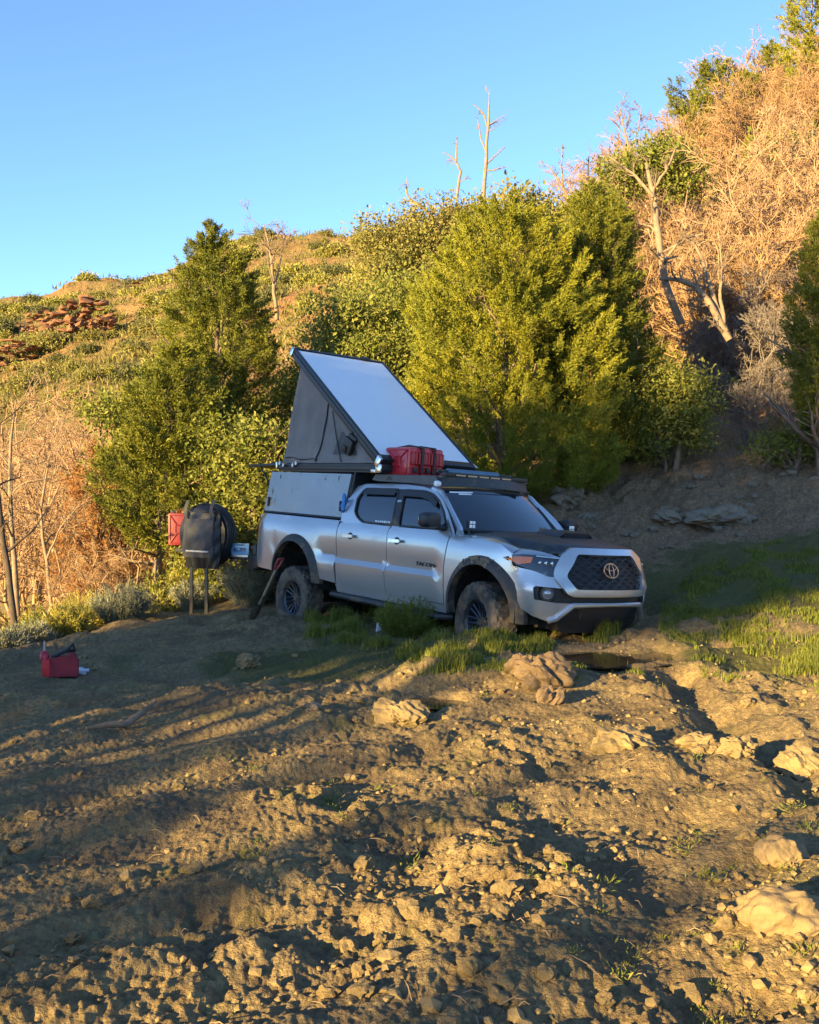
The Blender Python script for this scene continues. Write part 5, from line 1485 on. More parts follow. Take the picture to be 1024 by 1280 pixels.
for k, (px, Y, h) in enumerate([(772, 44, 2.2), (838, 45, 2.0), (868, 44, 2.3), (915, 46, 2.4), (940, 44, 2.6), (800, 33, 1.5), (1000, 33, 2.2), (860, 34, 1.4), (905, 50, 3.0), (955, 47, 2.8), (985, 44, 2.4), (825, 40, 1.9), (925, 38, 1.8), (880, 30, 1.2)]):
    f = foot(px, Y); broadleaf("rounded green oak shrub high on the right slope", f, [(0, 0, h * .6, h * .42, h * .36), (h * .4, 0, h * .75, h * .34, h * .3), (-h * .35, 0, h * .5, h * .36, h * .3)], 500 + k, (M_oak, M_scrub)[k % 2], 110, 40, .13, "oak_shrub", "oak shrubs on the right slope", 4, "shrub")
# twisted bare limbs right of the dark juniper
def ptree(px0, Y, paths):
    b = foot(px0, Y)
    return b, [[((p := at(x, y, Y + dy)) - b, r) for x, y, dy, r in path] for path in paths]
b, ps = ptree(852, 21.5, [[(852, 405, 0, .13), (838, 370, 0, .12), (828, 330, 0, .11), (822, 285, .1, .10), (816, 238, .2, .08), (808, 205, .3, .05)], [(820, 250, .1, .06), (800, 225, .2, .05), (782, 210, .3, .035), (760, 195, .4, .02)], [(816, 238, .2, .05), (835, 210, .0, .04), (845, 185, 0, .02)], [(828, 330, 0, .05), (850, 300, -.2, .035), (880, 292, -.3, .02)]])
limb_tree("crooked bare trunk leaning beside the dark juniper", b, ps, M_dead, 31, n1=7, n2=5, n3=4)
b, ps = ptree(910, 20.6, [[(912, 425, 0, .11), (890, 385, 0, .10), (872, 358, 0, .09), (845, 347, .1, .07), (825, 350, .2, .04)], [(908, 415, 0, .09), (892, 370, .2, .07), (880, 330, .3, .06), (868, 300, .4, .03)], [(905, 405, 0, .06), (900, 365, .2, .05), (903, 330, .3, .03), (898, 290, .3, .02)], [(905, 415, 0, .05), (890, 402, -.2, .03), (880, 398, -.3, .02)]])
limb_tree("low forked dead tree with arching pale limbs above the trail", b, ps, M_dead, 32, n1=7, n2=5, n3=4)
# bare snags on the ridge
Yk = 45
b, ps = ptree(606, Yk, [[(604, 262, 0, .13), (606, 225, 0, .12), (609, 185, 0, .10), (611, 150, 0, .07), (612, 112, 0, .02)], [(610, 160, 0, .06), (604, 140, 0, .05), (592, 131, 0, .02)], [(608, 190, 0, .07), (601, 172, .2, .05), (597, 148, .3, .02)], [(608, 205, 0, .06), (620, 194, 0, .04), (632, 183, 0, .02)], [(607, 214, 0, .05), (622, 212, 0, .04), (634, 208, 0, .015)]])
limb_tree("tallest bare snag standing on the ridge against the sky", b, ps, M_dead, 33, n1=4, n2=3, n3=2, l1=.2, tw=.012)
b, ps = ptree(571, Yk, [[(571, 262, 0, .10), (572, 235, 0, .09), (577, 212, 0, .08), (572, 205, 0, .07), (566, 195, .1, .05), (552, 190, .1, .02)], [(570, 203, 0, .06), (571, 185, 0, .04), (571, 170, 0, .015)]])
limb_tree("bare snag with a kinked trunk just left of the tallest one", b, ps, M_dead, 34, n1=3, n2=3, n3=2, l1=.2, tw=.012)
b, ps = ptree(541, Yk - 8, [[(545, 278, 0, .09), (535, 265, 0, .085), (524, 255, 0, .07), (510, 249, 0, .06), (507, 232, 0, .04), (509, 222, 0, .015)]])
limb_tree("short bent pale snag leaning left on the ridge", b, ps, M_dead, 35, n1=4, n2=3, n3=2, l1=.25, tw=.01)
b, ps = ptree(712, 40, [[(712, 250, 0, .09), (704, 235, 0, .08), (697, 222, 0, .06), (683, 205, 0, .02)], [(704, 235, 0, .05), (702, 205, 0, .04), (703, 188, 0, .012)]])
limb_tree("pale bare snag poking above the big juniper's right shoulder", b, ps, M_dead, 36, n1=6, n2=4, n3=3, l1=.3, tw=.011)
b, ps = ptree(736, 42, [[(735, 240, 0, .07), (735, 215, 0, .05), (736, 200, 0, .02)]])
limb_tree("tiny dark bare snag on the ridge above the dark juniper", b, ps, M_dark, 37, n1=9, n2=3, n3=0, l1=.3, tw=.012, ang=70)
b, ps = ptree(790, 36, [[(790, 215, 0, .09), (786, 185, 0, .07), (780, 160, 0, .04), (775, 135, 0, .015)], [(787, 190, 0, .05), (798, 165, 0, .03), (802, 130, 0, .012)]])
limb_tree("twiggy pinkish snag against the sky left of the leafy oak crown", b, ps, M_dead, 38, n1=8, n2=6, n3=5, l1=.4, tw=.009)
b, ps = ptree(345, 28, [[(346, 400, 0, .08), (342, 350, 0, .07), (338, 315, .1, .05), (330, 280, .1, .02)], [(343, 360, 0, .05), (352, 320, 0, .03), (356, 290, 0, .02)]])
limb_tree("bare pale tree between the pointed juniper and the yellow green oak", b, ps, M_dead, 39, n1=9, n2=6, n3=4, l1=.4, tw=.008)

# dark and pale trunks at the left edge
b, ps = ptree(19, 13.6, [[(19, 796, 0, .075), (14, 735, 0, .065), (6, 685, 0, .06), (-2, 625, 0, .05), (-14, 560, 0, .035), (-25, 480, 0, .02)], [(8, 690, 0, .03), (40, 665, .1, .018), (60, 635, .2, .01)]])
limb_tree("dark leaning dead trunk at the left edge of the clay", b, ps, M_dark, 41, n1=6, n2=4, n3=3, l1=.25)
b, ps = ptree(22, 15.2, [[(22, 770, 0, .07), (16, 700, 0, .06), (14, 640, 0, .05), (12, 560, 0, .035), (20, 500, 0, .015)]])
limb_tree("pale dead trunk just behind the dark leaning one", b, ps, M_dead, 42, n1=8, n2=5, n3=4, l1=.4)
b, ps = ptree(62, 17, [[(64, 755, 0, .05), (58, 700, 0, .045), (50, 640, 0, .035), (62, 570, 0, .02)], [(58, 700, 0, .03), (75, 660, 0, .02), (100, 630, 0, .01)]])
limb_tree("thin pale dead tree in the brush at left", b, ps, M_dead, 43, n1=8, n2=6, n3=4, l1=.4)

# ------------------------------------------------------------------ dead brush
G_left = "dead tan brush at the left"
src = [dead_shrub("tan leafless shrub in the dry brush at the left edge", foot(70, 18), 2.6, 50 + k, M_twig, 6, 8, 7, 6, .55, group=G_left) for k in range(3)]
rngp = np.random.RandomState(5)
spots = [(15, 19, 1.2), (50, 21, 1.25), (100, 19.5, 1.0), (135, 21, 1.1), (30, 24, 1.4), (80, 24, 1.5), (120, 26, 1.4), (5, 28, 1.5), (160, 24, 1.1), (60, 29, 1.5), (110, 31, 1.5), (150, 17.5, .6), (95, 17.0, .55), (330, 25, 1.1), (350, 31, 1.4), (300, 28, 1.3)]
for k, (px, Y, s) in enumerate(spots):
    o = src[k] if k < 3 else copy_tree(src[k % 3])
    o.location = foot(px, Y); o.rotation_euler = (0, 0, rngp.uniform(0, 6.28)); o.scale = (s * 1.1, s * 1.1, s)
    if px > 250: o["label"] = "tan leafless shrub on the slope behind the camper"; o["group"] = "dead brush behind the camper"
f = foot(122, 18.3); juniper("dead juniper with rust coloured needles left of the bare trunked juniper", f, 3.1, .72, 61, OV, M_rust, 420, 70, cb=.12, open_=.05, name="dead_juniper", cat="dead tree")
f = foot(232, 18.4); juniper("low rust coloured dead juniper behind the bag's straps", f, 1.9, .75, 62, OV, M_rust, 300, 70, cb=.1, open_=.05, name="dead_juniper", cat="dead tree")
f = foot(290, 18.0); juniper("rust coloured dead branches behind the license plate", f, 2.1, .6, 63, OV, M_rust, 260, 70, cb=.1, open_=.05, name="dead_juniper", cat="dead tree")

G_r = "dead pinkish brush on the right slope"
srcr = [dead_shrub("dense leafless shrub in the dead brush on the steep right slope", foot(900, 30), 2.5, 70 + k, (M_twig, M_twig3, M_twig3, M_twig)[k], 8, 9, 8, 6, .6, group=G_r, tw=.009) for k in range(4)]
spots = []
for px in range(745, 1075, 32):
    for Y in (24, 27, 30, 33.5, 37, 41, 46, 52):
        x = px + rngp.uniform(-16, 16); y = Y + rngp.uniform(-1.5, 1.5)
        if px < 800 and Y < 29: continue
        if px < 870 and Y < 26: continue
        spots.append((x, y, rngp.uniform(.75, 1.25)))
for k, (px, Y, s) in enumerate(spots):
    o = srcr[k] if k < 4 else copy_tree(srcr[k % 4])
    o.location = foot(px, Y); o.rotation_euler = (rngp.uniform(-.15, .15), rngp.uniform(-.15, .15), rngp.uniform(0, 6.28)); o.scale = (s * 1.15, s * 1.15, s)
G_g = "grey dead brush above the trail"
srcg = [dead_shrub("grey leafless brush pile at the top of the shaded trail", foot(930, 21), 1.7, 80 + k, M_twig2, 8, 9, 8, 6, .8, group=G_g, tw=.007) for k in range(2)]
for k, (px, Y, s) in enumerate([(940, 21.5, 1.1), (975, 22, 1.3), (915, 22.5, .9), (1000, 24, 1.3), (950, 24, 1.2), (985, 20, .8), (935, 19.6, .6), (890, 21.5, .7)]):
    o = srcg[k] if k < 2 else copy_tree(srcg[k % 2])
    o.location = foot(px, Y); o.rotation_euler = (0, 0, rngp.uniform(0, 6.28)); o.scale = (s, s, s)

# ------------------------------------------------------------------ low shrubs
def tuft_shrub(name, label, loc, H, R, seed, mat, n=160, k=26, leaf=.07, wid=.012, group=None, cat="shrub", spread=.5):
    rng = np.random.RandomState(seed)
    a = rng.uniform(0, 2 * np.pi, n); r = R * np.sqrt(rng.uniform(size=n)); b = np.stack([r * np.cos(a) * .45, r * np.sin(a) * .45, np.zeros(n)], 1)
    D = nrmz(np.stack([np.cos(a) * r / R * spread * 1.6, np.sin(a) * r / R * spread * 1.6, np.ones(n)], 1) + rng.normal(size=(n, 3)) * .18)
    h = H * rng.uniform(.55, 1.05, n) * (1.05 - .35 * (r / R) ** 2)
    m = NP(); P2 = np.stack([b, b + D * h[:, None] * .5, b + D * h[:, None] + np.array([0, 0, .02])], 1); P2[:, 0, 2] = -.05
    m.add(tubes(P2, np.tile(np.array([[.006, .004, .002]]), (n, 1)), 3))
    s = rng.uniform(.25, 1.0, (n, k)); P = b[:, None] + D[:, None] * (h[:, None] * s)[..., None] + rng.normal(size=(n, k, 3)) * .022
    DD = nrmz(D[:, None] + rng.normal(size=(n, k, 3)) * .5)
    P = P.reshape(-1, 3); DD = DD.reshape(-1, 3)
    m.add(leaves(P, DD, rng.uniform(.6, 1.3, len(P)) * leaf, np.full(len(P), wid), rng))
    o = m.obj(name, mat, smooth=False); o.location = loc; tag(o, label, cat, group); return o
tuft_shrub("sagebrush", "tall grey green sagebrush behind the pickup's rear bumper", foot(312, 15.2), .78, .40, 91, M_sage, 220, 30)
tuft_shrub("sagebrush", "grey sagebrush half hidden behind the shovel and rear wheel", foot(338, 15.6), .70, .38, 92, M_sage, 170, 28)
tuft_shrub("sagebrush", "rounded grey sagebrush right of the yellow bush at the clay's edge", foot(152, 14.6), .55, .48, 93, M_sage, 220, 30)
tuft_shrub("sagebrush", "small grey sagebrush under the hanging straps", foot(240, 15.8), .46, .32, 94, M_sage, 130, 26)
tuft_shrub("sagebrush", "grey green sagebrush at the foot of the dark leaning trunk", foot(36, 13.3), .38, .36, 95, M_sage, 150, 26)
tuft_shrub("sagebrush", "pale sagebrush at the far left edge of the clay", foot(2, 12.9), .36, .34, 96, M_sage, 140, 26)
tuft_shrub("rabbitbrush", "sunlit yellow bush at the edge of the clay behind the red tool bag", foot(84, 13.9), .40, .42, 97, M_yel, 230, 26, .09)
tuft_shrub("rabbitbrush", "taller yellow green bush behind the sunlit yellow one", foot(106, 15.2), .62, .30, 98, M_yel, 140, 26, .08)
for k, (px, Y, h) in enumerate([(190, 15.8, .45), (215, 17.0, .8), (262, 17.2, .9), (286, 17.0, .7), (172, 18, .8), (60, 16, .5), (130, 16.6, .6), (240, 18.5, 1.0), (20, 15.5, .5), (350, 17, .8), (45, 18.5, .8)]):
    o = tuft_shrub("green_shrub", "low yellow green shrub in the undergrowth beyond the clay's left edge", foot(px, Y), h, h * .7, 100 + k, M_oak if k % 2 else M_yel, 120, 26, .07, .025, "undergrowth shrubs at the left", spread=.7)
tuft_shrub("weed_clump", "bushy green weed growing under the pickup's front door", foot(508, 11.2), .42, .36, 120, M_grass, 200, 24, .06, .012, cat="weed")

# ------------------------------------------------------------------ scrub on the far hillside
def scrub(seed, mat, n=90, k=30):
    rng = np.random.RandomState(seed)
    d = nrmz(rng.normal(size=(n, 3))); d[:, 2] = np.abs(d[:, 2]); C = d * rng.uniform(.5, 1, (n, 1)) * np.array([1, 1, .8]) * (1 + .25 * fbm(d[:, 0] * 2 + seed, d[:, 1] * 2, 2, seed))[:, None]
    P = (C[:, None] + rng.normal(size=(n, k, 3)) * .16).reshape(-1, 3); D = nrmz(rng.normal(size=P.shape) + np.array([0, 0, .4]))
    V, F = leaves(P, D, rng.uniform(.10, .22, len(P)), rng.uniform(.06, .13, len(P)), rng)
    return mesh_np("hill_shrub", V, F, mat, False)
scm = [scrub(200 + k, (M_scrub, M_scrub, M_scrubd, M_oak2, M_scrubd, M_scrub)[k]) for k in range(6)]
def silh(px):
    return np.interp(px, [0, 100, 200, 300, 400, 480, 560, 640, 700, 760], [375, 350, 322, 285, 275, 268, 262, 250, 235, 215])
cnt = 0
while cnt < 285:
    px = rngp.uniform(-20, 700); top = silh(px)
    py = top + 4 + (rngp.uniform(0, 1) ** 1.5) * (500 - top)
    if px > 330 and py > 400: continue
    if px < 260 and rngp.uniform() < .45 and py > top + 60: continue
    h = hit(px, py, 26)
    if not h or h[1] < 28: continue
    k = rngp.randint(6) if px < 300 else (2, 4, 0, 5, 3, 2)[rngp.randint(6)]
    o = link(bpy.data.objects.new("hill_shrub", scm[k]))
    s = rngp.uniform(.4, 1.15) * (.45 + h[1] / 110)
    o.location = (h[0], h[1], gz(*h) - .12 * s); o.rotation_euler = (0, 0, rngp.uniform(0, 6.28)); o.scale = (s, s, s * rngp.uniform(.7, 1.1))
    tag(o, "rounded scrub bush dotted over the far sunlit hillside", "bush", "scrub bushes on the far hillside")
    cnt += 1
# thin tufts and dry grass between them: one mass
rng = np.random.RandomState(77)
PP = []
while len(PP) < 9000:
    px = rng.uniform(-30, 1060); top = silh(px) if px < 760 else np.interp(px, [760, 820, 900, 960, 1024, 1100], [215, 190, 130, 100, 60, 40])
    py = top + 2 + rng.uniform(0, 1) * (520 - top)
    h = hit(px, py, 22)
    if h and h[1] > 23: PP.append(h)
PP = np.array(PP); PZ = ground_z(PP[:, 0], PP[:, 1]); k = 7
sc_ = (.25 + PP[:, 1] / 130)
P = np.stack([PP[:, 0], PP[:, 1], PZ], 1)[:, None] + rng.normal(size=(len(PP), k, 3)) * np.array([.3, .3, .02]) * sc_[:, None, None]
P = P.reshape(-1, 3); D = nrmz(rng.normal(size=P.shape) * .45 + np.array([0, 0, 1]))
M_dry = foliage("dry_hill_grass", [(.11, .115, .03), (.175, .155, .045), (.28, .21, .085), (.095, .115, .026)], .25, .12)
o = obj_np("hill_grass", *leaves(P, D, rng.uniform(.3, .7, len(P)) * np.repeat(sc_, k), rng.uniform(.06, .16, len(P)) * np.repeat(sc_, k), rng), M_dry, None, False)
tag(o, "dry grass covering the hillside", None, None, "stuff")

# red rock outcrops on the left hill
def rock_material(name, a, b, s=4):
    m, nt, p = new_mat(name)
    n = noise(nt, s, 8, .7)
    nt.links.new(ramp(nt, n, [(.3, a), (.7, b)]).outputs[0], p.inputs['Base Color']); p.inputs['Roughness'].default_value = .9
    bump(nt, p, n, .7, .15 if s < 3 else .03); return m
M_redrock = rock_material("red_rock", (.11, .045, .025), (.25, .12, .06), 1.2)
def crag(name, label, px, py, w, h, seed):
    q = hit(px, py, 26); rngc = np.random.RandomState(seed); m = MB()
    for k in range(70):
        u_ = rngc.uniform(-.5, .5); zz = rngc.uniform(-.3, 1.0) * (1 - 1.4 * abs(u_) ** 1.5)
        c = np.array([u_ * w + zz * h * .3, rngc.uniform(-.22, .22) * w + .1 * zz * h, zz * h * .8])
        sz = np.array([rngc.uniform(.05, .15) * w, rngc.uniform(.06, .14) * w, rngc.uniform(.025, .075) * h])
        pts = nrmz(rngc.normal(size=(14, 3))) * sz * rngc.uniform(.8, 1.15, (14, 1)); pts[:, 0] += pts[:, 2] * rngc.uniform(.1, .5)
        bm = bmesh.new(); [bm.verts.new(c + p_) for p_ in pts]; bmesh.ops.convex_hull(bm, input=bm.verts[:])
        bmesh.ops.delete(bm, geom=[v for v in bm.verts if not v.link_faces], context='VERTS'); bm.verts.index_update()
        m.add([v.co for v in bm.verts], [[v.index for v in f_.verts] for f_ in bm.faces]); bm.free()
    o = m.build(name, M_redrock, None, smooth=False); o.location = (q[0], q[1], gz(*q)); tag(o, label, "rock outcrop"); return o
crag("rock_outcrop", "dark red broken outcrop at the left edge of the hill", 8, 462, 4.5, 2.6, 1)
crag("rock_outcrop", "upper red crag on the left hill, near the left edge", 42, 412, 3.6, 3.2, 2)
crag("rock_outcrop", "tall red crag in the middle of the left hill", 92, 432, 4.2, 4.2, 3)
crag("rock_outcrop", "small red rock knob right of the tall crag", 118, 425, 2.4, 2.2, 4)
crag("rock_outcrop", "red ledge on the slope below the skyline left of the pointed juniper", 195, 352, 5.0, 1.6, 5)

# ------------------------------------------------------------------ rocks and clods
M_clod = rock_material("dry_clay_clod", (.13, .092, .042), (.27, .195, .09), 6)
M_clodr = rock_material("reddish_clay_clod", (.075, .050, .029), (.165, .112, .064), 7)
M_pale = rock_material("pale_limestone", (.13, .10, .066), (.235, .185, .125), 4)
M_boul = rock_material("smooth_tan_boulder", (.15, .105, .05), (.24, .17, .085), 4)
def stone(label, px, py, w, mat, seed, squash=.65, name="clay_clod", cat="clod", group=None, sub=5, amp=.34, sink=.33):
    q = None
    Yv = np.linspace(2.6, 26, 1500); X = (px - 512) * Yv / FPX; Z = EYE + (640 - py) * Yv / FPX
    kk = np.nonzero(Z <= ground_z(X, Yv))[0]
    Y = Yv[kk[0]]; r = w * Y / FPX / 2
    p = Vector((float(X[kk[0]]), float(Y) + r * .5, 0)); p.z = gz(p.x, p.y) + r * squash * (1 - sink * 2) * .8
    o = lump(name, p, r, mat, seed, sub, squash, amp); o.rotation_euler = (0, 0, seed * 1.7)
    tag(o, label, cat, group); return o
stone("large smooth tan boulder at the lower right edge", 985, 1165, 105, M_boul, 301, .62, "boulder", "boulder", amp=.18)
stone("smaller tan boulder above the large one at the right edge", 985, 1082, 66, M_boul, 302, .6, "boulder", "boulder", amp=.2)
stone("wide pale clod sitting alone in the middle right of the clay", 782, 935, 68, M_clod, 303, .6)
stone("blocky pale clod farther right, beside a dark hollow", 925, 946, 52, M_clod, 304, .7)
stone("pale clod left of the blocky one on the right", 876, 938, 50, M_clod, 305, .55)
stone("angular sunlit clod cut by the right edge", 1008, 968, 62, M_clod, 306, .65)
stone("big reddish mud lump in front of the pickup's bumper", 682, 862, 66, M_clodr, 307, .8)
stone("reddish mud lump leaning on the big one by the puddle", 655, 846, 46, M_clodr, 308, .8)
stone("round dark mud lump below the big reddish one", 690, 880, 40, M_clodr, 309, .8)
stone("knobbly clod left of the small puddle", 500, 905, 62, M_clod, 310, .6)
stone("pale clod near the middle of the clay left of the grass", 390, 887, 22, M_pale, 311, .7)
stone("pale rock at the grass edge left of the front wheel", 310, 835, 32, M_clod, 312, .7)
stone("long flat stone slab on the trail right of the hood", 905, 655, 92, M_pale, 313, .3, "trail_rock", "rock")
stone("pale flat rock left of the long slab on the trail", 838, 656, 44, M_pale, 314, .4, "trail_rock", "rock")
stone("pale rock beside the windshield's far edge", 712, 636, 52, M_pale, 315, .5, "trail_rock", "rock")
stone("pale broken rock pile right of the far mirror", 738, 650, 26, M_pale, 316, .6, "trail_rock", "rock")
stone("sunlit orange rock on the trail below the green bush", 795, 560, 26, M_boul, 317, .6, "trail_rock", "rock")
stone("second sunlit rock on the trail, below the orange one", 803, 584, 20, M_boul, 318, .6, "trail_rock", "rock")
stone("brown squarish rock at the foot of the bare trunked juniper", 200, 752, 24, M_clodr, 319, .6, "brown_rock", "rock")
G_c = "clay clods on the churned foreground"
protos = [lump("clay_clod", (0, 0, -50), 1.0, M_clod, 330 + k, 3, .7, .38) for k in range(7)]
used = [False] * 7
rngc = np.random.RandomState(8)
ncl = 0
while ncl < 70:
    px = rngc.uniform(-10, 1034); py = 800 + 490 * rngc.uniform() ** 1.1
    if px < 420 and rngc.uniform() < .6: continue
    x, y = gpx(px, py, .05)
    if y > 9.6 or any(((x - a) / c) ** 2 + ((y - b_) / d) ** 2 < 2 for a, b_, c, d, e in PUDDLES): continue
    k = rngc.randint(7); r = rngc.uniform(.02, .052) * (1.6 if rngc.uniform() < .12 else 1)
    o = protos[k] if not used[k] else copy_tree(protos[k], None, [])
    used[k] = True
    o.location = (x, y, gz(x, y) + r * .25); o.scale = (r, r, r); o.rotation_euler = (rngc.uniform(-.4, .4), rngc.uniform(-.4, .4), rngc.uniform(0, 6.28))
    tag(o, "small dry clay clod lying loose on the churned foreground clay", "clod", G_c); ncl += 1
for k, u_ in enumerate(used):
    if not u_: bpy.data.objects.remove(protos[k])
G_t = "loose stones on the shaded trail"
pr2 = [lump("trail_stone", (0, 0, -50), 1.0, M_pale, 350 + k, 3, .6, .35) for k in range(3)]
for k in range(55):
    px = rngc.uniform(690, 1020); py = rngc.uniform(505, 700)
    q = hit(px, py, 12)
    if not q or q[1] < 13.2 or q[1] > 24: q = (5 + k * .05, 17 + (k % 9) * .5)
    o = pr2[k] if k < 3 else copy_tree(pr2[k % 3], None, [])
    r = rngc.uniform(.03, .10); o.location = (q[0], q[1], gz(*q) + r * .2); o.scale = (r, r, r); o.rotation_euler = (0, 0, rngc.uniform(0, 6.28))
    tag(o, "small pale stone scattered on the shaded trail behind the pickup", "stone", G_t)
# crumbs: one mass
bm = bmesh.new(); bmesh.ops.create_icosphere(bm, subdivisions=1, radius=1.0)
IV = np.array([v.co[:] for v in bm.verts]); IF = np.array([[v.index for v in f_.verts] for f_ in bm.faces]); bm.free()
n = 4500
Yc = np.exp(rngc.uniform(math.log(2.9), math.log(10.5), n)); Xc = Yc * rngc.uniform(-.43, .43, n)
den = fbm(Xc / .8, Yc / .8, 3, 44); kp = den + .25 * sstep(-1.5, 1, Xc) > rngc.uniform(-.15, .7, n); Xc, Yc = Xc[kp], Yc[kp]; n = len(Xc)
Zc = ground_z(Xc, Yc); r = rngc.gamma(2.0, .0042, n) + .003
V = IV[None] * (1 + rngc.uniform(-.35, .35, (n, len(IV), 1))) * r[:, None, None] * np.array([1, 1, .75]) + np.stack([Xc, Yc, Zc + r * .3], 1)[:, None]
Fc = (IF[None] + (np.arange(n) * len(IV))[:, None, None]).reshape(-1, 3)
o = obj_np("mud_crumbs", V.reshape(-1, 3), Fc, M_clod, None, False); tag(o, "loose clay crumbs scattered over the ground", None, None, "stuff")

wm = NP()
WR = [(830, 1030, 960, 1270), (600, 800, 1000, 1200), (540, 720, 870, 1010), (300, 560, 940, 1120), (860, 1030, 820, 900)]
for k in range(85):
    x0, x1, y0, y1 = WR[(0, 0, 0, 1, 2, 3, 4)[k % 7]]
    x, y = gpx(rngc.uniform(x0, x1), rngc.uniform(y0, y1), .05); s = rngc.uniform(.35, 1.0); n = 34
    D = nrmz(rngc.normal(size=(n, 3)) * np.array([.8, .8, .35]) + np.array([0, 0, .55])); C = D * rngc.uniform(0, .035, (n, 1)) * s + rngc.normal(size=(n, 3)) * np.array([.03, .03, 0]) * s
    C = C + np.array([x, y, gz(x, y) - .004]); wm.add(leaves(C, D, rngc.uniform(.015, .04, n) * s, rngc.uniform(.005, .010, n) * s, rngc))
tag(wm.obj("weeds", M_oak, None, False), "tiny green weeds sprouting on the churned clay", None, None, "stuff")
# dry stems and twigs lying about: one mass
n = 170
Yt = np.exp(rngc.uniform(math.log(3), math.log(10), n)); Xt = Yt * rngc.uniform(-.42, .42, n)
at_ = rngc.uniform(0, 2 * np.pi, n); lt_ = rngc.uniform(.03, .11, n)
P0 = np.stack([Xt, Yt, ground_z(Xt, Yt) + .006], 1); X1 = Xt + lt_ * np.cos(at_); Y1 = Yt + lt_ * np.sin(at_)
P2_ = np.stack([X1, Y1, ground_z(X1, Y1) + .01], 1); Pm = (P0 + P2_) / 2 + np.array([0, 0, .012])
o = obj_np("dry_litter", *tubes(np.stack([P0, Pm, P2_], 1), np.tile(np.array([[.0014, .002, .001]]), (n, 1)) * rngc.uniform(.6, 1.4, (n, 1)), 4), M_wood); tag(o, "dry stems and twigs scattered on the clay", None, None, "stuff")
# ------------------------------------------------------------------ grass
GRASS = [  # photo outline, blades, height range
 ([(330, 812), (380, 782), (430, 765), (480, 750), (560, 768), (600, 790), (660, 785), (700, 790), (690, 815), (640, 822), (575, 838), (500, 850), (440, 842), (390, 850), (340, 838)], 24000, (.04, .11)),
 ([(822, 790), (830, 752), (870, 712), (930, 690), (1034, 655), (1034, 775), (980, 780), (920, 800), (870, 812)], 20000, (.018, .07)),
 ([(850, 830), (930, 800), (1034, 770), (1034, 900), (960, 850), (880, 860)], 5500, (.03, .10)),
 ([(728, 800), (735, 785), (765, 783), (778, 800), (760, 812)], 2200, (.08, .19)),
 ([(820, 1120), (870, 1000), (960, 1010), (1034, 1050), (1034, 1260), (930, 1270), (860, 1200)], 6000, (.015, .045)),
 ([(600, 1050), (700, 1010), (760, 1060), (640, 1110)], 3000, (.015, .04)),
 ([(520, 820), (760, 820), (880, 870), (640, 900)], 5000, (.02, .06)),
 ([(380, 770), (560, 770), (540, 790), (380, 800)], 4000, (.08, .2)),
 ([(700, 1120), (760, 1110), (790, 1170), (720, 1190)], 700, (.03, .08)),
]
rng = np.random.RandomState(9)
BV = []; BF = []; nb = 0
for poly, cnt, (h0, h1) in GRASS:
    pl = np.array(poly); got = 0; tries = 0
    pts = []
    while got < cnt and tries < 60:
        tries += 1
        qx = rng.uniform(pl[:, 0].min(), pl[:, 0].max(), cnt); Yq = rng.uniform(3.0 if pl[:, 1].max() > 1000 else 7.0, 16, cnt)
        X = (qx - 512) * Yq / FPX; Z = ground_z(X, Yq); qy = 640 + (EYE - Z) * FPX / Yq
        ins = np.zeros(cnt, bool); j = len(pl) - 1
        for i in range(len(pl)):
            xi, yi = pl[i]; xj, yj = pl[j]
            c = ((yi > qy) != (yj > qy)) & (qx < (xj - xi) * (qy - yi) / (yj - yi + 1e-9) + xi); ins ^= c; j = i
        dn = fbm(X / .6, Yq / .6, 3, 61); ins &= dn > rng.uniform(-.12, .5, cnt)
        for (cx, cy, rx, ry, wl) in PUDDLES: ins &= (Z > wl - .01)
        pts.append(np.stack([X, Yq, Z], 1)[ins]); got += ins.sum()
    if not pts: continue
    P = np.concatenate(pts)[:cnt]; n = len(P)
    if n == 0: continue
    cl_ = fbm(P[:, 0] / .3, P[:, 1] / .3, 2, 66)
    H = rng.uniform(h0, h1, n) * np.clip(.8 + .7 * cl_, .4, 1.4)
    a = rng.uniform(0, 2 * np.pi, n); d = np.stack([np.cos(a), np.sin(a), np.zeros(n)], 1); sd = np.stack([-np.sin(a), np.cos(a), np.zeros(n)], 1)
    w = rng.uniform(.0022, .0042, n) * np.clip(P[:, 1] / 8, .75, 1.6); ln = rng.uniform(.1, .6, n)
    up = np.array([0, 0, 1.0])
    p0 = P - up * .01; p1 = P + up * (H * .55)[:, None] + d * (H * ln * .25)[:, None]; p2 = P + up * (H * (1 - ln * .25))[:, None] + d * (H * ln)[:, None]
    V = np.stack([p0 - sd * w[:, None], p0 + sd * w[:, None], p1 + sd * (w * .7)[:, None], p1 - sd * (w * .7)[:, None], p2 + sd * (w * .12)[:, None], p2 - sd * (w * .12)[:, None]], 1).reshape(-1, 3)
    ix = np.arange(n)[:, None] * 6 + nb
    F = np.concatenate([ix + np.array([[0, 1, 2, 3]]), ix + np.array([[3, 2, 4, 5]])], 0)
    BV.append(V); BF.append(F); nb += len(V)
o = obj_np("grass", np.concatenate(BV), np.concatenate(BF), M_grass, None, False); tag(o, "green grass growing in the wet clay", None, None, "stuff")

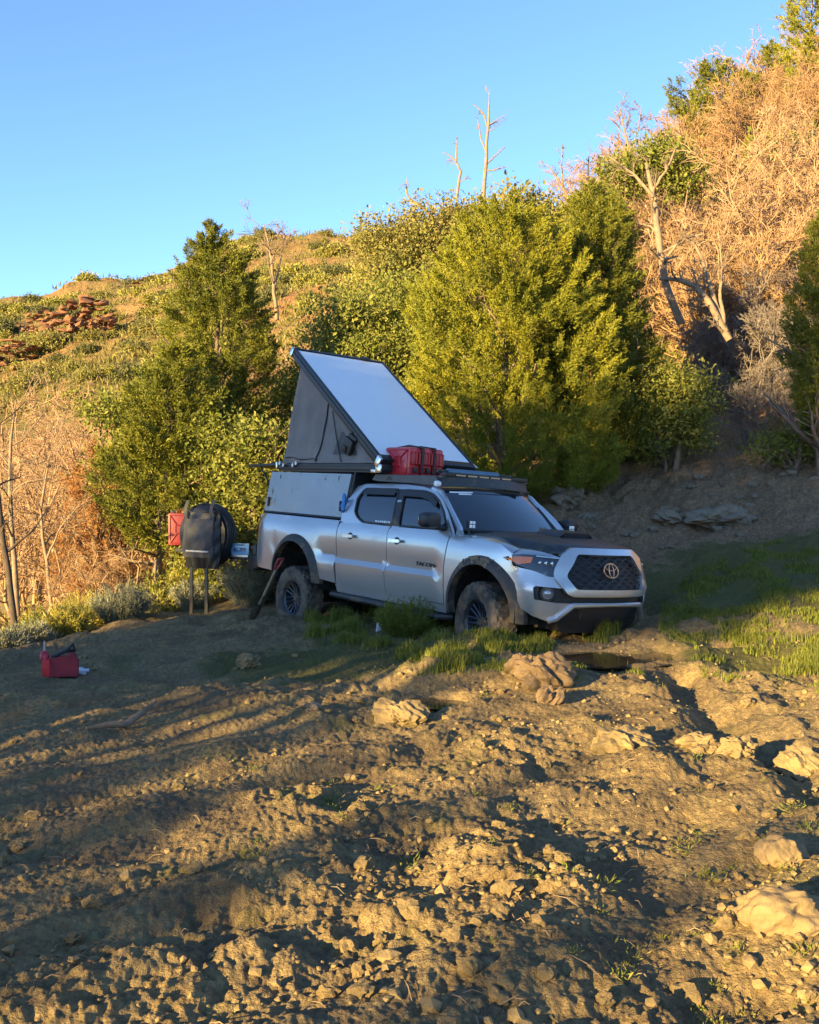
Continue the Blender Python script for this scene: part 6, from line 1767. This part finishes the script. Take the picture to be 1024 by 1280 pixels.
# ------------------------------------------------------------------ the trees behind and left of the photographer, whose shade falls on the clay and the pickup
sL = np.array([math.sin(SUN_AZ + math.pi), math.cos(SUN_AZ + math.pi)]); sP = np.array([sL[1], -sL[0]])
jtree = [o for o in bpy.data.objects if o.name.startswith("juniper_tree") and o.parent is None]
otree = [o for o in bpy.data.objects if o.name.startswith("oak_tree") and o.parent is None]
def caster(src, p, s, H0, H, w, label, group, rz):
    c = copy_tree(src); x, y = p * sP - s * sL
    c.location = (x, y, gz(x, y) - .1); c.scale = (w, w, H / H0); c.rotation_euler = (0, 0, rz)
    tag(c, label, "tree", group)
TALL = [(0, 0, 4.6, 1.0, .9), (.9, .2, 5.4, 1.0, 1.0), (-.9, -.1, 5.6, 1.0, 1.0), (.1, .3, 6.6, 1.2, 1.0), (-.7, 0, 7.6, 1.0, .9), (.7, 0, 8.0, 1.0, .9), (0, -.2, 9.0, .8, .6), (.2, -.6, 5.2, .9, .9)]
tall = broadleaf("tall oak with a raised crown standing behind the photographer", (0, 0, 0), TALL, 402, M_oak2, 400, 44, .10, cr=.23, stems=4, spread=.5)
ct = children(tall)
CAST = [(-6.9, 8.4, 1.18), (-7.7, 9.6, .95), (-8.6, 8.4, .84), (-9.5, 9.6, .80), (-10.3, 8.4, .80), (-11.1, 9.4, .76), (-8.1, 12.4, .86), (-9.9, 12.6, .86), (-6.5, 12.4, 1.14), (-9.0, 15.4, .80)]
for k, (p, s, h) in enumerate(CAST):
    o = tall if k == 0 else copy_tree(tall, None, ct)
    x, y = p * sP - s * sL
    o.location = (x, y, gz(x, y) - .1); o.scale = (1.05, 1.05, h); o.rotation_euler = (0, 0, k * 1.3)
    tag(o, "tall oak with a raised crown standing behind the photographer", "tree", "tall oaks behind the photographer")
brs = dead_shrub("unseen leafless brush added behind the camera to streak the clay with shade", (0, 0, 0), 2.0, 403, M_twig2, 6, 7, 6, 4, .7, group="added brush behind the photographer", tw=.009)  # unseen brush, added so its shadows streak the foreground
T2 = [(0, 0, 4.9, .9, .6), (.7, .2, 5.5, .8, .6), (-.7, 0, 5.6, .8, .65), (0, .2, 6.3, .7, .5)]
mid_oak = broadleaf("slender high crowned oak standing behind the photographer", (0, 0, 0), T2, 404, M_oak2, 330, 40, .11, cr=.25, stems=3)
x, y = -5.5 * sP - 9.4 * sL; mid_oak.location = (x, y, gz(x, y)); o2 = copy_tree(mid_oak); x, y = -5.2 * sP - 13.2 * sL; o2.location = (x, y, gz(x, y)); o2.scale = (.8, .8, 1.1); o2.rotation_euler = (0, 0, 2)
for o in (mid_oak, o2): o["group"] = "slender oaks behind the photographer"
spo = broadleaf("unseen sparse oak shrub added behind the camera to dapple the clay", (0, 0, 0), [(0, 0, 1.1, .8, .7), (.7, .2, 1.8, .7, .6), (-.6, -.2, 2.0, .7, .6), (.1, 0, 2.7, .6, .5)], 401, M_oak2, 150, 34, .085, cr=.2)  # unseen gappy shrubs, added to break the foreground light into dapples
ch = children(spo)
for k, (p, s, H, w) in enumerate([(-8.3, 10, 3.4, .62), (-7.3, 11.5, 3.4, .45), (-5.2, 9.2, 3.0, .45), (-4.4, 12, 3.6, .45), (-3.3, 10, 3.1, .45), (-2.0, 12.2, 3.4, .42)]):
    o = spo if k == 0 else copy_tree(spo, None, ch)
    x, y = p * sP - s * sL
    o.location = (x, y, gz(x, y) - .1); o.scale = (w, w, H / 3.1); o.rotation_euler = (0, 0, k * 1.1)
    tag(o, "unseen sparse oak shrub added behind the camera to dapple the clay", "tree", "added oak shrubs behind the photographer")
for k, (p, s, h) in enumerate([(-8.6, 8.6, 1.0), (-7.5, 7.8, .85), (-6.6, 9, 1.1), (-5.6, 8, 1.0), (-4.7, 9.2, 1.15), (-3.7, 8.2, .95), (-2.8, 9.6, 1.1), (-1.9, 8.6, .9), (-.9, 10, 1.05), (.1, 9, .9), (-7.9, 11.5, 1.4), (-6.0, 12, 1.5), (-4.2, 11.6, 1.35), (-2.3, 12.4, 1.4)]):
    o = brs if k == 0 else copy_tree(brs, None, [])
    x, y = p * sP - s * sL
    o.location = (x, y, gz(x, y) - .1); o.scale = (h * .9, h * .9, h); o.rotation_euler = (0, 0, k * 1.1)
    tag(o, "unseen leafless brush added behind the camera to streak the clay with shade", "shrub", "added brush behind the photographer")
